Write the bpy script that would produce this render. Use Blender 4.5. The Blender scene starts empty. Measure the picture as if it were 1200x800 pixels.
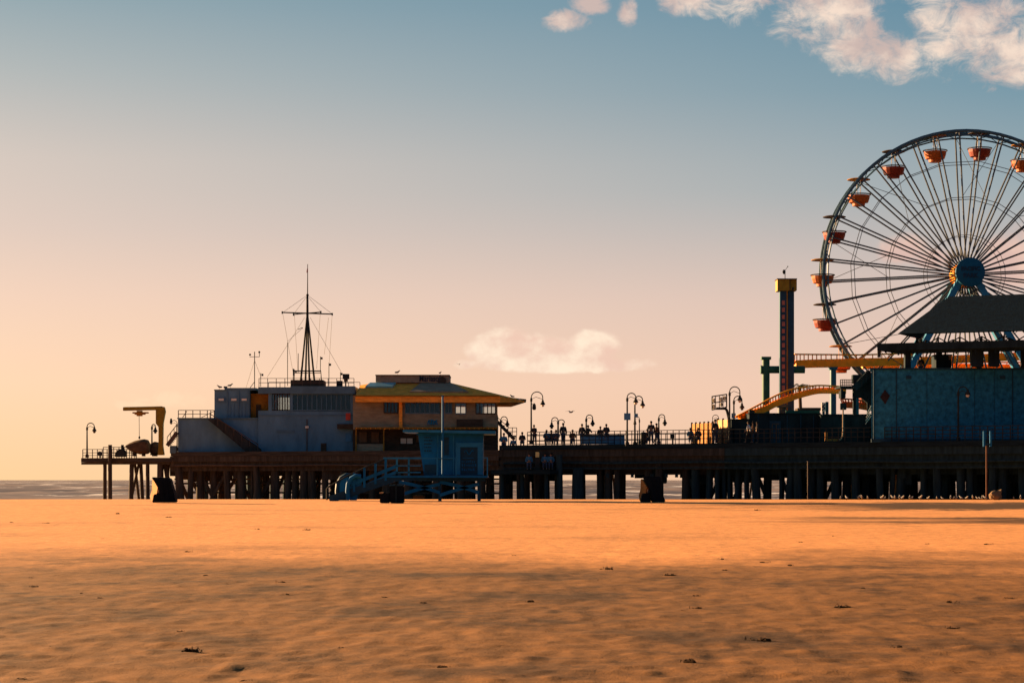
import bpy, bmesh, math, random
from mathutils import Vector, Matrix, noise
random.seed(7)
C = bpy.context.scene.collection
R = math.radians
F, HC, CX, HV = 2600.0, 1.6, 600.0, 562.0      # focal length in photo pixels, eye height, centre column, horizon row
EXPO = 2.5
GAIN = 2 ** EXPO

def P(u, v, Y):
    return Vector(((u - CX) / F * Y, Y, HC + (HV - v) / F * Y))
def Zv(v, Y): return HC + (HV - v) / F * Y
def Xu(u, Y): return (u - CX) / F * Y
def lerp(a, b, t): return a + (b - a) * t
def interp(tab, x):
    if x <= tab[0][0]: return tab[0][1]
    for (x0, y0), (x1, y1) in zip(tab, tab[1:]):
        if x <= x1: return lerp(y0, y1, (x - x0) / (x1 - x0))
    return tab[-1][1]
def lin(c): return c / 12.92 if c <= .04045 else ((c + .055) / 1.055) ** 2.4
def S(r, g, b): return (lin(r / 255), lin(g / 255), lin(b / 255), 1)

# ------------------------------------------------------------------ materials
def mat(name, col, rough=.8, var=.25, scale=1.5, bump=0., bscale=20., metal=0., stretch=(1, 1, 1), col2=None, streak=None):
    m = bpy.data.materials.new(name); m.use_nodes = True
    nt = m.node_tree; N = nt.nodes; L = nt.links
    b = N['Principled BSDF']; b.inputs['Roughness'].default_value = rough; b.inputs['Metallic'].default_value = metal
    b.inputs['Specular IOR Level'].default_value = .06 if rough >= .75 else .15
    g = N.new('ShaderNodeNewGeometry'); mp = N.new('ShaderNodeMapping'); mp.inputs['Scale'].default_value = stretch
    L.new(g.outputs['Position'], mp.inputs['Vector'])
    n = N.new('ShaderNodeTexNoise'); n.inputs['Scale'].default_value = scale; n.inputs['Detail'].default_value = 6
    n.inputs['Roughness'].default_value = .65
    L.new(mp.outputs[0], n.inputs['Vector'])
    r = N.new('ShaderNodeValToRGB')
    c2 = col2 or tuple(x * (1 - var) for x in col)
    c1 = tuple(min(1, x * (1 + var * .7)) for x in col)
    r.color_ramp.elements[0].position = .32; r.color_ramp.elements[1].position = .68
    r.color_ramp.elements[0].color = (*c2, 1); r.color_ramp.elements[1].color = (*c1, 1)
    L.new(n.outputs[0], r.inputs[0]); L.new(r.outputs[0], b.inputs['Base Color'])
    if bump:
        n2 = N.new('ShaderNodeTexNoise'); n2.inputs['Scale'].default_value = bscale; n2.inputs['Detail'].default_value = 4
        L.new(mp.outputs[0], n2.inputs['Vector'])
        bp = N.new('ShaderNodeBump'); bp.inputs['Strength'].default_value = bump; bp.inputs['Distance'].default_value = .05
        L.new(n2.outputs[0], bp.inputs['Height']); L.new(bp.outputs[0], b.inputs['Normal'])
    return m
def glass(name, tint=(.75, .8, .82), mixf=.22):
    m = bpy.data.materials.new(name); m.use_nodes = True
    nt = m.node_tree; N = nt.nodes; L = nt.links
    t = N.new('ShaderNodeBsdfTransparent'); t.inputs[0].default_value = (*tint, 1)
    g = N.new('ShaderNodeBsdfGlossy'); g.inputs['Roughness'].default_value = .05
    mx = N.new('ShaderNodeMixShader'); mx.inputs[0].default_value = mixf
    L.new(t.outputs[0], mx.inputs[1]); L.new(g.outputs[0], mx.inputs[2]); L.new(mx.outputs[0], N['Material Output'].inputs[0])
    return m
M = {
 'wood_w': mat('hazed_pier_wood', (.052, .045, .039), .9, .5, 1.2, .4, 12, stretch=(3, 3, .4)),  # browner, lifted colour stands in for haze over the seaward end
 'wood_m': mat('half_hazed_pier_wood', (.028, .031, .033), .9, .5, 1.2, .4, 12, stretch=(3, 3, .4)),  # colour lightened in place of haze over the shaded timber
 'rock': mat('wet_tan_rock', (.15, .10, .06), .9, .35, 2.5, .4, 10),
 'wood_e': mat('blue_shade_pier_wood', (.012, .029, .042), .9, .5, 1.2, .4, 12, stretch=(3, 3, .4)),  # blue of the lifted shade is put into the timber colour
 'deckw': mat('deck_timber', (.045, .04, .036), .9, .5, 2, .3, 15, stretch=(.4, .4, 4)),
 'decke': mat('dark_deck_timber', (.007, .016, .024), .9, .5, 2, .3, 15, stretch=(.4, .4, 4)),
 'iron': mat('dark_painted_iron', (.02, .025, .028), .8, .3),
 'ironw': mat('weathered_iron', (.075, .055, .045), .7, .4),
 'bluegrey': mat('blue_grey_stucco', (.09, .18, .27), .85, .28, .7, .2, 8, stretch=(1, 1, .35)),
 'bluegrey2': mat('blue_grey_trim', (.08, .15, .215), .8, .2, 1),
 'brownwall': mat('brown_shingle_wall', (.225, .19, .135), .9, .3, 1.5, .3, 10, stretch=(1, 1, 3)),
 'darkbrown': mat('dark_brown_timber', (.055, .042, .034), .9, .4, 2, stretch=(1, 1, 3)),
 'ochre': mat('ochre_roof_shingle', (.80, .31, .05), .85, .35, 1.6, .4, 14, stretch=(1, 1, 4)),
 'ochre_dk': mat('ochre_fascia', (.26, .125, .02), .85, .3, 2),
 'roofgrey': mat('grey_roof_parapet', (.26, .19, .14), .85, .25, 1.5),
 'yellow': mat('yellow_crane_paint', (.2, .135, .012), .6, .25, 2.5),
 'track': mat('coaster_yellow_paint', (.85, .28, .012), .5, .18, 2),
 'blue': mat('lifeguard_blue_paint', (.002, .095, .225), .7, .25, 1.6, .15, 15, stretch=(1, 1, .5)),
 'bluelt': mat('lifeguard_pale_blue_paint', (.014, .14, .27), .65, .2, 2),
 'bluedk': mat('dark_blue_panel', (.005, .035, .065), .6, .3, 4),
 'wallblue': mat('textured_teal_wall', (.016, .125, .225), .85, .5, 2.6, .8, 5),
 'teal': mat('teal_steel', (.015, .095, .145), .5, .2, 2),
 'wheelblue': mat('wheel_blue_steel', (.04, .095, .14), .45, .2, 1),
 'spoke': mat('spoke_steel', (.075, .088, .10), .75, .2, 2, metal=0.),
 'wheelleg': mat('wheel_leg_blue', (.03, .16, .28), .5, .2, 1),
 'hub': mat('hub_blue', (.006, .075, .14), .6, .15, 3),
 'green': mat('green_coaster_post', (.012, .075, .06), .6, .25, 2),
 'navy': mat('navy_tower_steel', (.012, .045, .085), .5, .25, 2),
 'orange': mat('orange_gondola_paint', (.32, .075, .012), .5, .2, 2),
 'red': mat('red_gondola_paint', (.17, .022, .01), .5, .2, 2),
 'roofdark': mat('dark_pavilion_shingle', (.004, .016, .028), .85, .45, 2.5, .5, 10, stretch=(1, 1, 2)),
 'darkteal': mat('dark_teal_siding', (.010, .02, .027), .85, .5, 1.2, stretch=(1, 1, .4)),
 'white': mat('white_paint', (.6, .56, .5), .6, .1, 3),
 'redsign': mat('red_sign_paint', (.5, .06, .04), .6, .15, 3),
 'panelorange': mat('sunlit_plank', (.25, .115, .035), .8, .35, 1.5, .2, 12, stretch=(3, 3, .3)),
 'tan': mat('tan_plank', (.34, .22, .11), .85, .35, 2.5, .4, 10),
 'black': mat('black_plastic', (.004, .007, .012), .85, .3, 3),
 'rope': mat('steel_cable', (.07, .06, .055), .6, .1),
 'kelp': mat('dried_kelp', (.055, .03, .015), .9, .5, 25, .5, 60),
 'skin': mat('skin', (.2, .11, .075), .6, .1), 'hair': mat('dark_hair', (.02, .015, .012), .7, .2),
 'c_dark': mat('dark_cloth', (.02, .022, .028), .9, .2), 'c_blue': mat('blue_cloth', (.03, .11, .2), .9, .2),
 'c_pale': mat('pale_cloth', (.4, .45, .48), .9, .15), 'c_brown': mat('brown_cloth', (.1, .055, .035), .9, .2),
 'c_jean': mat('denim_cloth', (.03, .05, .09), .9, .2),
 'gullw': mat('gull_white_feather', (.22, .2, .18), .8, .1), 'gullg': mat('gull_grey_feather', (.09, .09, .1), .8, .2),
 'palmleaf': mat('palm_frond', (.04, .05, .02), .8, .3), 'bark': mat('palm_bark', (.09, .06, .04), .9, .3),
 'skyl': mat('skylight_blue', (.16, .36, .45), .3, .1), 'signblue': mat('blue_sign_paint', (.05, .16, .3), .6, .2),
 'letter': mat('dark_letter', (.015, .03, .055), .6, .1),
 'boatcover': mat('brown_boat_hull', (.075, .05, .035), .8, .35, 2),
 'brown_backing': mat('brown_pane_backing', (.13, .082, .052), .8, .5, 3, stretch=(4, 4, .3)),  # brown of the window reflections put into a backing colour
}
GL = glass('window_glass', mixf=.08); GLD = glass('dim_window_glass', (.5, .5, .5), .06)

# ------------------------------------------------------------------ mesh builder
class MB:
    def __init__(s, X=None): s.v = []; s.f = []; s.X = X
    def add(s, vs, fs):
        o = len(s.v)
        s.v += [(s.X @ Vector(p)) if s.X else Vector(p) for p in vs]
        s.f += [tuple(i + o for i in f) for f in fs]; return s
    def box(s, x0, x1, y0, y1, z0, z1):
        return s.add([(x0,y0,z0),(x1,y0,z0),(x1,y1,z0),(x0,y1,z0),(x0,y0,z1),(x1,y0,z1),(x1,y1,z1),(x0,y1,z1)],
                     [(0,3,2,1),(4,5,6,7),(0,1,5,4),(1,2,6,5),(2,3,7,6),(3,0,4,7)])
    def px(s, u0, u1, v0, v1, Y, d):            # frontal block: front face at distance Y seen at these photo columns / rows, depth d behind
        return s.box(Xu(u0, Y), Xu(u1, Y), Y, Y + d, Zv(v1, Y), Zv(v0, Y))
    def bar(s, a, b, w, h=None):
        a, b = Vector(a), Vector(b); h = h or w; d = (b - a).normalized()
        up = Vector((0, 0, 1)) if abs(d.z) < .95 else Vector((0, 1, 0))
        x = d.cross(up).normalized() * w / 2; y = x.normalized().cross(d).normalized() * h / 2
        vs = [p + i * x + j * y for p in (a, b) for i, j in ((-1,-1),(1,-1),(1,1),(-1,1))]
        return s.add(vs, [(0,1,2,3),(7,6,5,4),(0,4,5,1),(1,5,6,2),(2,6,7,3),(3,7,4,0)])
    def tube(s, pts, r, n=7, closed=False):
        pts = [Vector(p) for p in pts]; k = len(pts)
        rs = r if isinstance(r, (list, tuple)) else [r] * k
        vs = []; prev = None
        for i, p in enumerate(pts):
            a = pts[(i - 1) % k] if closed else pts[max(i - 1, 0)]; b = pts[(i + 1) % k] if closed else pts[min(i + 1, k - 1)]
            d = (b - a).normalized()
            if prev is None:
                up = Vector((0, 0, 1)) if abs(d.z) < .9 else Vector((0, 1, 0)); x = d.cross(up).normalized()
            else: x = (prev - d * prev.dot(d)).normalized()
            prev = x; y = d.cross(x)
            vs += [p + (x * math.cos(t) + y * math.sin(t)) * rs[i] for t in [2 * math.pi * j / n for j in range(n)]]
        fs = []
        for i in range(k if closed else k - 1):
            for j in range(n):
                a0, a1 = i * n + j, i * n + (j + 1) % n; q = ((i + 1) % k) * n
                fs.append((a0, a1, q + (j + 1) % n, q + j))
        if not closed: fs += [tuple(range(n))[::-1], tuple((k - 1) * n + j for j in range(n))]
        return s.add(vs, fs)
    def prism(s, out, z0, z1):                  # plan outline, counter-clockwise
        n = len(out)
        return s.add([(x, y, z0) for x, y in out] + [(x, y, z1) for x, y in out],
                     [tuple(range(n))[::-1], tuple(range(n, 2 * n))] + [(i, (i + 1) % n, n + (i + 1) % n, n + i) for i in range(n)])
    def slab(s, out, y0, y1):                   # frontal outline in (x, z), thickness y0..y1
        n = len(out)
        return s.add([(x, y0, z) for x, z in out] + [(x, y1, z) for x, z in out],
                     [tuple(range(n)), tuple(range(n, 2 * n))[::-1]] + [(i, n + i, n + (i + 1) % n, (i + 1) % n) for i in range(n)])
    def pslab(s, pts, Y, d): return s.slab([(Xu(u, Y), Zv(v, Y)) for u, v in pts], Y, Y + d)
    def lathe(s, prof, c=(0, 0, 0), n=14, sy=1.):
        vs = [(c[0] + r * math.cos(2*math.pi*j/n), c[1] + sy * r * math.sin(2*math.pi*j/n), c[2] + z) for r, z in prof for j in range(n)]
        fs = [(i*n+j, i*n+(j+1) % n, (i+1)*n+(j+1) % n, (i+1)*n+j) for i in range(len(prof)-1) for j in range(n)]
        fs += [tuple(range(n))[::-1], tuple((len(prof)-1)*n+j for j in range(n))]
        return s.add(vs, fs)
    def ball(s, c, rx, ry=None, rz=None, n=12, k=7):
        ry = ry or rx; rz = rz or rx
        vs = []; fs = []
        for i in range(1, k):
            t = math.pi * i / k
            vs += [(c[0] + rx*math.sin(t)*math.cos(2*math.pi*j/n), c[1] + ry*math.sin(t)*math.sin(2*math.pi*j/n), c[2] + rz*math.cos(t)) for j in range(n)]
        vs += [(c[0], c[1], c[2]+rz), (c[0], c[1], c[2]-rz)]; a = len(vs) - 2
        for i in range(k-2):
            fs += [(i*n+j, (i+1)*n+j, (i+1)*n+(j+1) % n, i*n+(j+1) % n) for j in range(n)]
        fs += [(a, j, (j+1) % n) for j in range(n)] + [(a+1, (k-2)*n+(j+1) % n, (k-2)*n+j) for j in range(n)]
        return s.add(vs, fs)
    def build(s, name, m, parent=None, smooth=False, bevel=0):
        me = bpy.data.meshes.new(name)
        off = Vector((0, 0, 0)); p = parent
        while p is not None: off += p.location; p = p.parent
        me.from_pydata([tuple(v - off) for v in s.v], [], s.f); me.update()
        bm = bmesh.new(); bm.from_mesh(me); bmesh.ops.recalc_face_normals(bm, faces=bm.faces)
        if bevel:
            bmesh.ops.bevel(bm, geom=[e for e in bm.edges if len(e.link_faces) == 2 and e.calc_face_angle(0) > .6], offset=bevel, segments=2, affect='EDGES', clamp_overlap=True)
        bm.to_mesh(me); bm.free()
        if smooth:
            for q in me.polygons: q.use_smooth = True
            if hasattr(me, 'set_sharp_from_angle'): me.set_sharp_from_angle(angle=.7)
        o = bpy.data.objects.new(name, me); C.objects.link(o); o.parent = parent
        me.materials.append(M[m] if isinstance(m, str) else m)
        return o
def tag(o, label=None, cat=None, group=None, kind=None):
    if label: o['label'] = label
    if cat: o['category'] = cat
    if group: o['group'] = group
    if kind: o['kind'] = kind
    return o
def empty(name, loc, label, cat, group=None):
    o = bpy.data.objects.new(name, None); C.objects.link(o); o.location = loc; o.empty_display_size = .3
    return tag(o, label, cat, group)
def dup(o, loc, rz=0, label=None, sc=1., parent=None):
    c = o.copy(); C.objects.link(c)
    if parent is None:
        c.location = loc; c.rotation_euler = (0, 0, rz); c.scale = (sc,) * 3
        if label: c['label'] = label
    else: c.parent = parent
    for ch in list(o.children): dup(ch, None, parent=c)
    return c
def text_mesh(name, body, size, loc, m, parent, squash=1., bold=.0):
    cu = bpy.data.curves.new(name, 'FONT'); cu.body = body; cu.size = size; cu.align_x = 'CENTER'; cu.align_y = 'CENTER'
    cu.extrude = .02; cu.offset = bold
    t = bpy.data.objects.new('tmp', cu); C.objects.link(t); bpy.context.view_layer.update()
    me = bpy.data.meshes.new_from_object(t.evaluated_get(bpy.context.evaluated_depsgraph_get()))
    bpy.data.objects.remove(t)
    me.transform(Matrix.Rotation(R(90), 4, 'X')); me.name = name
    off = Vector((0, 0, 0)); p = parent
    while p is not None: off += p.location; p = p.parent
    me.transform(Matrix.Translation(Vector(loc) - off) @ Matrix.Diagonal((squash, 1, 1, 1)))
    me.materials.clear(); me.materials.append(M[m])
    o = bpy.data.objects.new(name, me); C.objects.link(o); o.parent = parent
    return o
def grid_rail(mb, a, b, h, n, rails=(1., .62, .3), r=.03):
    a, b = Vector(a), Vector(b)
    for i in range(n + 1):
        p = a.lerp(b, i / n); mb.bar(p, p + Vector((0, 0, h)), r * 2.2)
    for t in rails: mb.tube([a + Vector((0, 0, h * t)), b + Vector((0, 0, h * t))], r, 5)

# ------------------------------------------------------------------ sand, sea
def sand_profile(Y, X=0):
    return interp([(-80, 0), (60, 0), (100, .14), (137, .30), (165, .13), (186, -.02), (206, -.28), (225, -1.0), (262, -2.6), (330, -4)], Y)
def relief(x, y):
    near = 1. if y < 35 else max(.38, 1 - (y - 35) / 40)
    a = noise.noise((x * .22, y * .11, 1.3)) * .03 + noise.noise((x * .62 + 7, y * .3, 4.1)) * .018
    a += noise.noise((x * 1.9, y * 1.2 + 3, 2.2)) * .015 + noise.noise((x * 4.6, y * 2.6, 5.2)) * .013
    if y < 60: a += max(0, noise.noise((x * 3.1, y * 3.1, 9.1)) - .15) * .05 * max(0, 1 - y / 60)
    if y > 120: near *= max(0.25, 1 - (y - 120) / 40)
    return a * near
def sand_z(x, y): return sand_profile(y) + relief(x, y)
def sand_Y(v, u=600):
    Y = 10.
    while Y < 190:
        if HV + F * (HC - sand_profile(Y)) / Y <= v: return Y
        Y += .1
    return Y
def make_sand():
    ys = [-80, -40, -10, 2, 6]
    y = 9.
    while y < 60: ys.append(y); y *= 1.0068
    while y < 330: ys.append(y); y *= 1.014
    ts = [-6, -3, -1.5, -.8, -.5] + [-.3 + .6 * i / 260 for i in range(261)] + [.5, .8, 1.5, 3, 6]
    vs = []; fs = []
    for y in ys:
        w = max(y, 12)
        for t in ts:
            x = t * w * (1 if abs(t) < .35 else 1 + 30 / w); vs.append((x, y, sand_profile(y) + (relief(x, y) if y > 5 else 0)))
    n = len(ts)
    for i in range(len(ys) - 1):
        for j in range(n - 1): a = i * n + j; fs.append((a, a + 1, a + n + 1, a + n))
    me = bpy.data.meshes.new('beach_sand'); me.from_pydata(vs, [], fs); me.update()
    for q in me.polygons: q.use_smooth = True
    o = bpy.data.objects.new('sand_ground', me); C.objects.link(o); o['kind'] = 'structure'
    m = bpy.data.materials.new('dry_and_damp_sand'); m.use_nodes = True; nt = m.node_tree; N = nt.nodes; L = nt.links
    b = N['Principled BSDF']; b.inputs['Roughness'].default_value = .95; b.inputs['Specular IOR Level'].default_value = .1
    g = N.new('ShaderNodeNewGeometry')
    def nz(scale, st, det=5, rough=.6):
        mp = N.new('ShaderNodeMapping'); mp.inputs['Scale'].default_value = st; L.new(g.outputs['Position'], mp.inputs[0])
        t = N.new('ShaderNodeTexNoise'); t.inputs['Scale'].default_value = scale; t.inputs['Detail'].default_value = det; t.inputs['Roughness'].default_value = rough
        L.new(mp.outputs[0], t.inputs['Vector']); return t.outputs[0]
    def math_(op, a, bb, c=None):
        n_ = N.new('ShaderNodeMath'); n_.operation = op
        for i, q in enumerate((a, bb, c)):
            if q is None: continue
            if isinstance(q, (int, float)): n_.inputs[i].default_value = q
            else: L.new(q, n_.inputs[i])
        return n_.outputs[0]
    sep = N.new('ShaderNodeSeparateXYZ'); L.new(g.outputs['Position'], sep.inputs[0])
    def mr(val, a, bb, c=0., d=1.):
        n_ = N.new('ShaderNodeMapRange'); n_.interpolation_type = 'SMOOTHSTEP'; L.new(val, n_.inputs[0])
        for i, q in enumerate((a, bb, c, d)): n_.inputs[i + 1].default_value = q
        return n_.outputs[0]
    big = nz(.06, (1, .5, 1), 4); med = nz(.6, (.7, .42, 1), 9, .74); fine = nz(3.2, (1., .5, 1), 9, .75); streak = nz(.16, (.6, .8, 1), 7, .65)
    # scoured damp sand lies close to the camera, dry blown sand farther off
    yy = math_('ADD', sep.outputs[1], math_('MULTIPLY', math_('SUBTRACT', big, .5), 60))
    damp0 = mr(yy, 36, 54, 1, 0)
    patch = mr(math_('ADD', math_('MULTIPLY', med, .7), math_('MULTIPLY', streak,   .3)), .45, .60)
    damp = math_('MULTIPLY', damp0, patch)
    # darker bands of sand colour beside the pier, landward end
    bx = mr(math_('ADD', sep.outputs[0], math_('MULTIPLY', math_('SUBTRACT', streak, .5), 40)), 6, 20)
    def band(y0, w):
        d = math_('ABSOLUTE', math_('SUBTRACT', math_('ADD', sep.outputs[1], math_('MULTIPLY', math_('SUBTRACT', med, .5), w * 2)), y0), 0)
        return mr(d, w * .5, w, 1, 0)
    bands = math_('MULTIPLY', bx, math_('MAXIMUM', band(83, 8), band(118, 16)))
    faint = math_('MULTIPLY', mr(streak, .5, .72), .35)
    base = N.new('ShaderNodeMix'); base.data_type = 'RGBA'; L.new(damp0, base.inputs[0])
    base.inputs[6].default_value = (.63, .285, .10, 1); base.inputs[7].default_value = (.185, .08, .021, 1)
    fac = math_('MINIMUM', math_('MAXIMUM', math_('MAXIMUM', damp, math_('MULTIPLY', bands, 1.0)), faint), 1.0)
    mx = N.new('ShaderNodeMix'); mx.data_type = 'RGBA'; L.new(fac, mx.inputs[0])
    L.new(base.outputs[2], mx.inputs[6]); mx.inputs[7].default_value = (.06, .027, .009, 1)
    mx2 = N.new('ShaderNodeMix'); mx2.data_type = 'RGBA'; mx2.blend_type = 'MULTIPLY'; mx2.inputs[0].default_value = 1
    L.new(mx.outputs[2], mx2.inputs[6])
    rr = N.new('ShaderNodeValToRGB'); rr.color_ramp.elements[0].color = (.6, .6, .6, 1); rr.color_ramp.elements[1].color = (1.18, 1.18, 1.18, 1)
    rr.color_ramp.elements[0].position = .3; rr.color_ramp.elements[1].position = .7
    L.new(fine, rr.inputs[0]); L.new(rr.outputs[0], mx2.inputs[7]); L.new(mx2.outputs[2], b.inputs['Base Color'])
    bp = N.new('ShaderNodeBump'); bp.inputs['Strength'].default_value = .5; bp.inputs['Distance'].default_value = .03
    hh = math_('ADD', nz(4, (1, .5, 1), 7, .7), math_('MULTIPLY', nz(60, (1, 1, 1), 2), .25)); L.new(hh, bp.inputs['Height']); L.new(bp.outputs[0], b.inputs['Normal'])
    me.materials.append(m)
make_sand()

SEA = -1.2
def make_sea():
    ys = []; y = 205.
    while y < 1200: ys.append(y); y *= 1.0042
    while y < 20000: ys.append(y); y *= 1.06
    ts = [-5, -2, -.8, -.5] + [-.27 + .54 * i / 220 for i in range(221)] + [.5, .8, 2, 5]
    vs = []; n = len(ts)
    for y in ys:
        amp = .85 if y < 700 else max(.35, .85 - (y - 700) / 2500)
        for t in ts:
            x = t * y
            h = noise.noise((x * .012, y * .02, 0)) + .6 * noise.noise((x * .035 + 9, y * .05, 3)) + .35 * noise.noise((x * .1, y * .12, 6))
            crest = max(0, noise.noise((x * .006 + 3, y * .018, 8)) - .15)
            vs.append((x, y, SEA + amp * (h * .75 + crest * 1.8) if y < 6000 else SEA))
    fs = [(i*n+j, i*n+j+1, (i+1)*n+j+1, (i+1)*n+j) for i in range(len(ys)-1) for j in range(n-1)]
    me = bpy.data.meshes.new('sea'); me.from_pydata(vs, [], fs); me.update()
    for q in me.polygons: q.use_smooth = True
    o = bpy.data.objects.new('sea_water', me); C.objects.link(o); o['kind'] = 'structure'
    m = bpy.data.materials.new('choppy_grey_brown_water'); m.use_nodes = True; nt = m.node_tree; N = nt.nodes; L = nt.links
    b = N['Principled BSDF']; b.inputs['Roughness'].default_value = .45; b.inputs['Specular IOR Level'].default_value = .35
    g = N.new('ShaderNodeNewGeometry'); mp = N.new('ShaderNodeMapping'); mp.inputs['Scale'].default_value = (.045, .012, 1.6); L.new(g.outputs['Position'], mp.inputs[0])
    t = N.new('ShaderNodeTexNoise'); t.inputs['Scale'].default_value = 1; t.inputs['Detail'].default_value = 7; t.inputs['Roughness'].default_value = .65; L.new(mp.outputs[0], t.inputs['Vector'])
    mp2 = N.new('ShaderNodeMapping'); mp2.inputs['Scale'].default_value = (.055, .006, 1.3); L.new(g.outputs['Position'], mp2.inputs[0])
    t2 = N.new('ShaderNodeTexNoise'); t2.inputs['Scale'].default_value = 1.; t2.inputs['Detail'].default_value = 8; t2.inputs['Roughness'].default_value = .7; L.new(mp2.outputs[0], t2.inputs['Vector'])
    r = N.new('ShaderNodeValToRGB'); e = r.color_ramp.elements
    e[0].position = .42; e[0].color = (.05, .030, .02, 1); e[1].position = .58; e[1].color = (.21, .145, .10, 1)
    L.new(t.outputs[0], r.inputs[0])
    fm = N.new('ShaderNodeMapRange'); fm.inputs[1].default_value = .555; fm.inputs[2].default_value = .61; L.new(t2.outputs[0], fm.inputs[0])
    mx = N.new('ShaderNodeMix'); mx.data_type = 'RGBA'; L.new(fm.outputs[0], mx.inputs[0]); L.new(r.outputs[0], mx.inputs[6]); mx.inputs[7].default_value = (.62, .6, .58, 1)
    L.new(mx.outputs[2], b.inputs['Base Color'])
    bp = N.new('ShaderNodeBump'); bp.inputs['Strength'].default_value = .8; bp.inputs['Distance'].default_value = .6; L.new(t.outputs[0], bp.inputs['Height']); L.new(bp.outputs[0], b.inputs['Normal'])
    me.materials.append(m)
make_sea()

# ------------------------------------------------------------------ pier
EDGE = [(95, 206), (200, 203), (585, 190), (860, 178), (1200, 165), (1450, 156), (2000, 141)]
def YE(u): return interp(EDGE, u)
def deck_z(u): return 3.62 if u < 200 else (4.15 if u < 585 else 4.55)
def E(u, dy=0, z=0.): y = YE(u) + dy; return Vector((Xu(u, y), y, z))
pier = empty('pier', E(600, 5, -.6), 'long dark timber pier on many pilings standing between beach and sea', 'pier')
def deck_piece(u0, u1, depth, zt, th, m):
    us = [u0 + (u1 - u0) * i / 6 for i in range(7)]
    near = [(E(u).x, E(u).y) for u in us]; far = [(E(u).x + .18 * depth, E(u).y + depth) for u in us][::-1]
    MB().prism(near + far, zt - th, zt).build('deck', m, pier)
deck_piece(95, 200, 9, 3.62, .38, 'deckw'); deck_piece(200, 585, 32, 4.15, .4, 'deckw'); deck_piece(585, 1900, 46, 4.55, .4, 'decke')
def beam(u0, u1, dy, zt, zb, w, m, name='stringer_beam', n=5):
    mb = MB()
    for i in range(n):
        a, b = lerp(u0, u1, i / n), lerp(u0, u1, (i + 1) / n)
        pa, pb = E(a, dy), E(b, dy); zc = (zt + zb) / 2
        mb.bar((pa.x, pa.y, zc), (pb.x, pb.y, zc), w, zt - zb)
    return mb.build(name, m, pier)
beam(96, 200, .5, 3.23, 3.02, .25, 'wood_w')
for zt, zb, dy in ((3.74, 3.25, .25), (3.35, 2.8, .6), (2.9, 2.4, .95), (2.5, 1.95, 3.5)):
    beam(200, 585, dy, zt, zb, .3, 'wood_w', n=8)
beam(205, 585, 4, 1.35, 1.18, .22, 'wood_w', 'cross_brace'); beam(205, 585, 2.5, .52, .36, .22, 'wood_w', 'cross_brace')
beam(205, 585, 9, 1.75, 1.6, .22, 'wood_w', 'cross_brace')
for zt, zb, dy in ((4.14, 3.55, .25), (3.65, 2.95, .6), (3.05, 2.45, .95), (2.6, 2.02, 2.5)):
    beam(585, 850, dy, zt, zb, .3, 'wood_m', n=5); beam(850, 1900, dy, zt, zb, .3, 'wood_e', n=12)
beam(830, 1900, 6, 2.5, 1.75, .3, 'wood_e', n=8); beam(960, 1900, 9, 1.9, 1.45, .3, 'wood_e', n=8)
# pilings
def piling(ut, ub, w, dy, zt, m, zb=-2.2):
    Y = YE((ut + ub) / 2) + dy; r = w / 2 / F * Y
    a = Vector((Xu(ub, Y), Y, zb)); b = Vector((Xu(ut, Y), Y, zt))
    mb = MB(); mid = a.lerp(b, .5); mid.x += random.uniform(-.04, .04)
    mb.tube([a, mid, b], [r * 1.06, r, r * .93], 9); mb.build('piling', m, pier, smooth=True)
for ut, ub, w, dy, zt in ((123, 123, 4.6, .6, 3.23), (154.5, 153.5, 5.5, .8, 3.23), (163, 148, 3.2, 1.6, 3.23), (158, 166, 3.4, 3, 3.23),
                          (165, 168, 4.4, 2, 3.23), (173, 173.5, 4.8, .8, 3.23), (188, 188.5, 8, .8, 3.23), (193, 205, 5.5, 1.5, 3.23), (197.5, 194, 4, 4, 3.23)):
    piling(ut, ub, w, dy, zt, 'wood_w')
piling(129, 129, 5, -.35, Zv(521, YE(129) - .35), 'wood_w')
WEST = [(208, 217), (219.5, 225), (228.5, 240), (248, 262), (264.5, 271), (279, 290), (294, 297), (300, 314.5), (317.5, 327), (333, 340), (342, 348),
        (350.5, 359), (361.5, 373), (380, 393), (396, 410), (413, 428), (432, 446), (450, 470), (476, 500), (506, 530), (536, 556), (560, 578)]
MID = [(585, 600), (606.5, 613), (615, 621), (626, 645), (651.5, 659.5), (671, 686), (700, 707), (709, 718), (721, 733), (756, 764), (768, 777.5), (798.5, 808)]
EAST = [(812, 822), (826, 833), (838.5, 843), (846, 850), (852.5, 856), (860, 865), (873, 878), (884.5, 903), (913, 917), (919.5, 928), (932.5, 941.5),
        (945, 955), (957.5, 964.5), (976.5, 995), (1001, 1026), (1030, 1037), (1041, 1046), (1049, 1074), (1079, 1092), (1096, 1130), (1133, 1165), (1169, 1204), (1210, 1250)]
np_ = 0
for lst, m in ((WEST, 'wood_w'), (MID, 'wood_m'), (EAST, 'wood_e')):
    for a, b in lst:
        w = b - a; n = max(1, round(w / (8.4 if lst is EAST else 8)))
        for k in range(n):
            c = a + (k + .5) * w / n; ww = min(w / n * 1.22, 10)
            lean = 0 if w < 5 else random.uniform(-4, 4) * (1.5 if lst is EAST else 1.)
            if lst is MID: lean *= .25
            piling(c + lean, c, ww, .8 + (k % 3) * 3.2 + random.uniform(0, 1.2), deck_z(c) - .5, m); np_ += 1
mb = MB(); rp = random.Random(31)
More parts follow.
